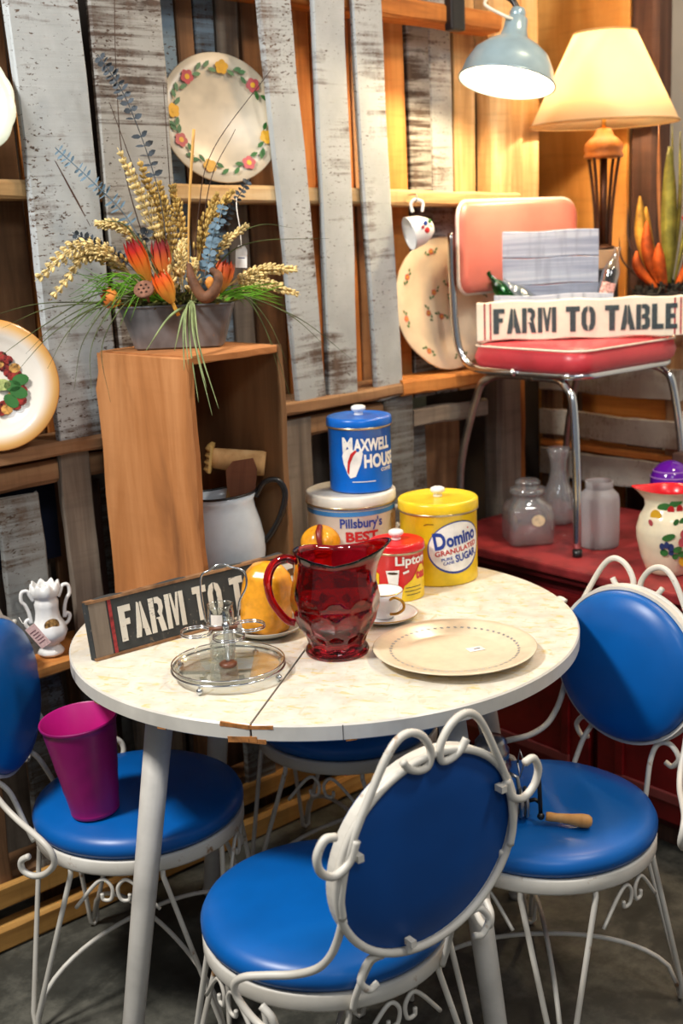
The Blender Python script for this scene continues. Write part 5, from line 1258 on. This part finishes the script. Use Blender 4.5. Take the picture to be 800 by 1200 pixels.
def bigleaf(base, tip, w, mat, bend=.03):
    P = cr([base, (Vector(base) + Vector(tip)) / 2 + Vector((bend, -.01, .01)), tip], 6); n = len(P); vs = []
    for i, p in enumerate(P):
        d = (P[min(n - 1, i + 1)] - P[max(0, i - 1)]).normalized(); s = d.cross(Vector((.2, 1, .1))).normalized(); t = i / (n - 1); ww = w * max(.03, sin(pi * (t * .93 + .04)) ** .8)
        nn = s.cross(d); vs += [p + s * ww, p - nn * ww * .25, p - s * ww, p - nn * (ww * .25 - .0016)]
    fs = [(i * 4 + k, i * 4 + (k + 1) % 4, i * 4 + 4 + (k + 1) % 4, i * 4 + 4 + k) for i in range(n - 1) for k in range(4)] + [(3, 2, 1, 0), tuple((n - 1) * 4 + k for k in range(4))]
    mb = MB(); mb.add(vs, fs, True); return obj('leaf', mb, mat, pn)
for (tx, ty, tz, w, m) in [(-.005, 0, .46, .022, LG), (.03, .02, .50, .006, LG), (.05, .0, .46, .007, LG), (.01, .03, .52, .005, LG), (-.07, -.02, .26, .018, LO), (-.085, .0, .33, .018, LY), (-.06, .03, .30, .016, LY), (-.10, -.03, .18, .014, LO), (.075, -.02, .40, .013, DARKWOOD), (.09, .01, .34, .016, LG), (.11, -.02, .24, .018, LO), (.05, -.05, .20, .016, LO), (-.04, -.04, .20, .018, LO), (-.03, .02, .52, .007, plain('tan_leaf', sr(150, 96, 50), .6)), (.10, .03, .42, .009, LY), (-.12, .0, .30, .004, TWIG), (-.14, .01, .22, .003, TWIG)]:
    bigleaf((tx * .25, ty * .3, .06), (tx, ty, tz), w, m, tx * .3)
for (x, z) in ((.062, .44), (.085, .36)):
    mb = MB(); P = cr([(.02, 0, .07), (x * .7, -.01, z * .6), (x, -.02, z)], 6); mb.tube(P, .0016, 5)
    for k in range(40):
        c = P[len(P) // 2 + int((len(P) // 2 - 1) * k / 40)]; mb.ball(c + rv() * .008, .0045, 6, 4)
    obj('berry_spike', mb, LR, pn)

# ================================================================== glass and china on the cabinet
CTZ = .6605
def lidjar(name, label, loc, rz):
    t = thing(name, label, 'jar', loc, rz, 'glassware on the red cabinet')
    mb = MB(); loft(mb, [rrect(.054, .054, .014, .001), rrect(.060, .060, .018, .006), rrect(.061, .061, .018, .085), rrect(.054, .054, .026, .108), rrect(.043, .043, .040, .118), rrect(.042, .042, .041, .130), rrect(.039, .039, .038, .130), rrect(.040, .040, .038, .117), rrect(.056, .056, .016, .083), rrect(.055, .055, .016, .010)]); obj('body', mb, HAZED_GLASS, t)
    mb = MB(); mb.lathe(fine([(.001, .128), (.046, .131), (.049, .138), (.046, .148), (.036, .152), (.030, .154), (.034, .164), (.026, .172), (.001, .174)], 2), 40, mod=lambda a, r, z: (r * (1 + .02 * cos(14 * a)), z)); obj('lid', mb, HAZED_GLASS, t)
    V = [(.018 * cos(2 * pi * k / 20), .016 * sin(2 * pi * k / 20)) for k in range(20)]
    mb = MB(); mb.add([(a + .012, -.0618, b + .070) for a, b in V], [tuple(range(20))], False); obj('round_label', mb, plain('cream_label', sr(226, 206, 168), .7, mottle=.1, scale=80), t)
    return t
lidjar('glass_canister', 'square clear glass canister with lid and round label on the cabinet', (1.045, .398, CTZ), CAMZ + R(6))
mb = MB(); mb.lathe(fine([(.001, .001), (.046, .0), (.052, .004), (.0535, .02), (.0535, .125), (.050, .140), (.038, .152), (.034, .156), (.036, .160), (.036, .176), (.0335, .176), (.032, .158), (.047, .140), (.0505, .122), (.0505, .01), (.001, .007)], 2), 44, mod=lambda a, r, z: (r * (1 + .012 * cos(12 * a) * (z < .13)), z))
tag(obj('milk_glass_jar', mb, MILKY, None, (1.128, .226, CTZ), (0, 0, CAMZ)), 'frosted glass jar right of the front chrome chair leg', 'jar', 'glassware on the red cabinet')
mb = MB(); mb.lathe(fine([(.001, .001), (.040, .0), (.046, .006), (.050, .04), (.044, .08), (.028, .12), (.022, .15), (.024, .18), (.034, .215), (.0325, .215), (.0225, .18), (.0205, .15), (.026, .12), (.042, .08), (.048, .04), (.044, .010), (.001, .008)], 3), 44, mod=lambda a, r, z: (r * (1 + .03 * cos(10 * a) * (z < .1)), z))
tag(obj('glass_vase', mb, HAZED_GLASS, None, (1.26, .47, CTZ), (0, 0, 0)), 'waisted clear glass vase behind the chrome chair leg on the cabinet', 'vase', 'glassware on the red cabinet')
fp = thing('floral_pitcher', 'cream ceramic pitcher with painted fruit and red inside on the cabinet', 'pitcher', (1.050, -.043, CTZ), CAMZ)
def fpmod(a, r, z):
    w_ = max(0, cos(a - pi)) ** 5 * max(0, (z - .15) / .055) ** 1.5
    return r + .024 * w_, z + .008 * w_
mb = MB(); mb.lathe(fine([(.001, .002), (.046, .0), (.052, .005), (.066, .040), (.0765, .085), (.0775, .110), (.070, .140), (.055, .165), (.051, .180), (.060, .198), (.067, .206)], 3), 60, mod=fpmod); obj('body', mb, plain('cream_pitcher_glaze', sr(238, 226, 196), .15, 0, .55, .03), fp)
mb = MB(); mb.lathe(fine([(.067, .2062), (.063, .206), (.056, .198), (.047, .180), (.051, .165), (.066, .14), (.001, .10)], 2), 60, mod=fpmod); obj('inside', mb, plain('red_inside', sr(206, 24, 36), .25, 0, .5, .03), fp)
mb = MB(); mb.tube(cr([(.060, 0, .190), (.085, 0, .200), (.108, 0, .175), (.108, 0, .120), (.092, 0, .080), (.072, 0, .066)], 6), [.009] * 31, 10); obj('handle', mb, MATS['cream_pitcher_glaze'], fp)
prof_r = lambda z: .052 + (.0255) * sin(pi * min(1, max(0, z / .20))) if z < .14 else .060
for (x, z, s, m, e) in [(-.012, .165, .008, INK_RED, 1), (.008, .167, .008, INK_RED, 1), (.0, .182, .008, INK_GREEN, 2.2), (-.028, .172, .008, INK_GREEN, 2.0), (-.004, .140, .006, INK_GREEN, .5), (.010, .142, .006, INK_GREEN, .5), (-.050, .150, .012, INK_YELLOW, 1.2), (-.064, .135, .006, INK_ROSE, .6), (-.022, .105, .008, INK_GREEN, 2.4), (.012, .112, .008, INK_ROSE, 1), (.024, .104, .008, INK_RED, 1), (.008, .092, .008, INK_ROSE, 1), (.036, .112, .008, INK_RED, 1), (-.026, .086, .006, plain('blueberry', sr(44, 56, 104), .4), 1), (-.016, .080, .007, MATS['blueberry'], 1), (-.036, .082, .006, MATS['blueberry'], 1), (-.014, .068, .006, MATS['blueberry'], 1), (.0, .074, .006, INK_GREEN, 1.8), (-.030, .066, .006, INK_GREEN, 1.6), (.012, .062, .006, INK_GREEN, 1.8), (.022, .044, .011, INK_YELLOW, 1.6), (-.004, .056, .005, INK_GREEN, 1.5), (.040, .135, .010, INK_GREEN, 1.8)]:
    # radius of the pot at this height
    pz = [(.0, .046), (.005, .052), (.04, .066), (.085, .0765), (.11, .0775), (.14, .070), (.165, .055), (.18, .051), (.198, .060)]
    for (za, ra), (zb, rb) in zip(pz, pz[1:]):
        if za <= z <= zb: rad = ra + (rb - ra) * (z - za) / (zb - za)
    V, F = grid_poly(ellipse_poly(1.4 * s * min(1.4, max(.7, e * .7)), 1.4 * s / max(1, e * .6), 16)); obj('painted_fruit', wrap(V, F, rad, z, x, random.uniform(-.5, .5) if e != 1 else 0, .0022), m, fp)
PUR = plain('purple_glass_ball', sr(92, 20, 150), .12, 0, .6, .05, 10)
sp = thing('striped_globe', 'glossy purple globe with pale stripes behind the floral pitcher', 'globe', (1.395, .190, CTZ))
mb = MB(); mb.lathe([(.001, 0), (.026, 0), (.028, .006), (.020, .02), (.016, .075), (.03, .082), (.001, .086)], 24); obj('stand', mb, BLACK, sp)
mb = MB(); mb.ball((0, 0, .135), .056, 36, 24); obj('globe', mb, PUR, sp)
for z in (-.026, -.006, .014, .030):
    r_ = sqrt(.0564 ** 2 - z * z); mb = MB(); mb.tube([(r_ * cos(2 * pi * k / 40), r_ * sin(2 * pi * k / 40), .135 + z) for k in range(40)], .0011, 5, True); obj('stripe', mb, plain('pale_stripe', sr(196, 150, 220), .3), sp)
ncd = tag(obj('note_card', MB().box((0, 0, .05), (.075, .003, .11), bev=.0005), INK_WHITE, None, (1.505, .185, .868), (R(-5), 0, CAMZ)), 'blank white card standing above the purple globe', 'card')
stp = tag(obj('card_block', MB().box((0, 0, .102), (.09, .05, .203), bev=.004), DARKWOOD, None, (1.480, .190, CTZ)), 'dark wooden block under the white card at the cabinet back', 'block')
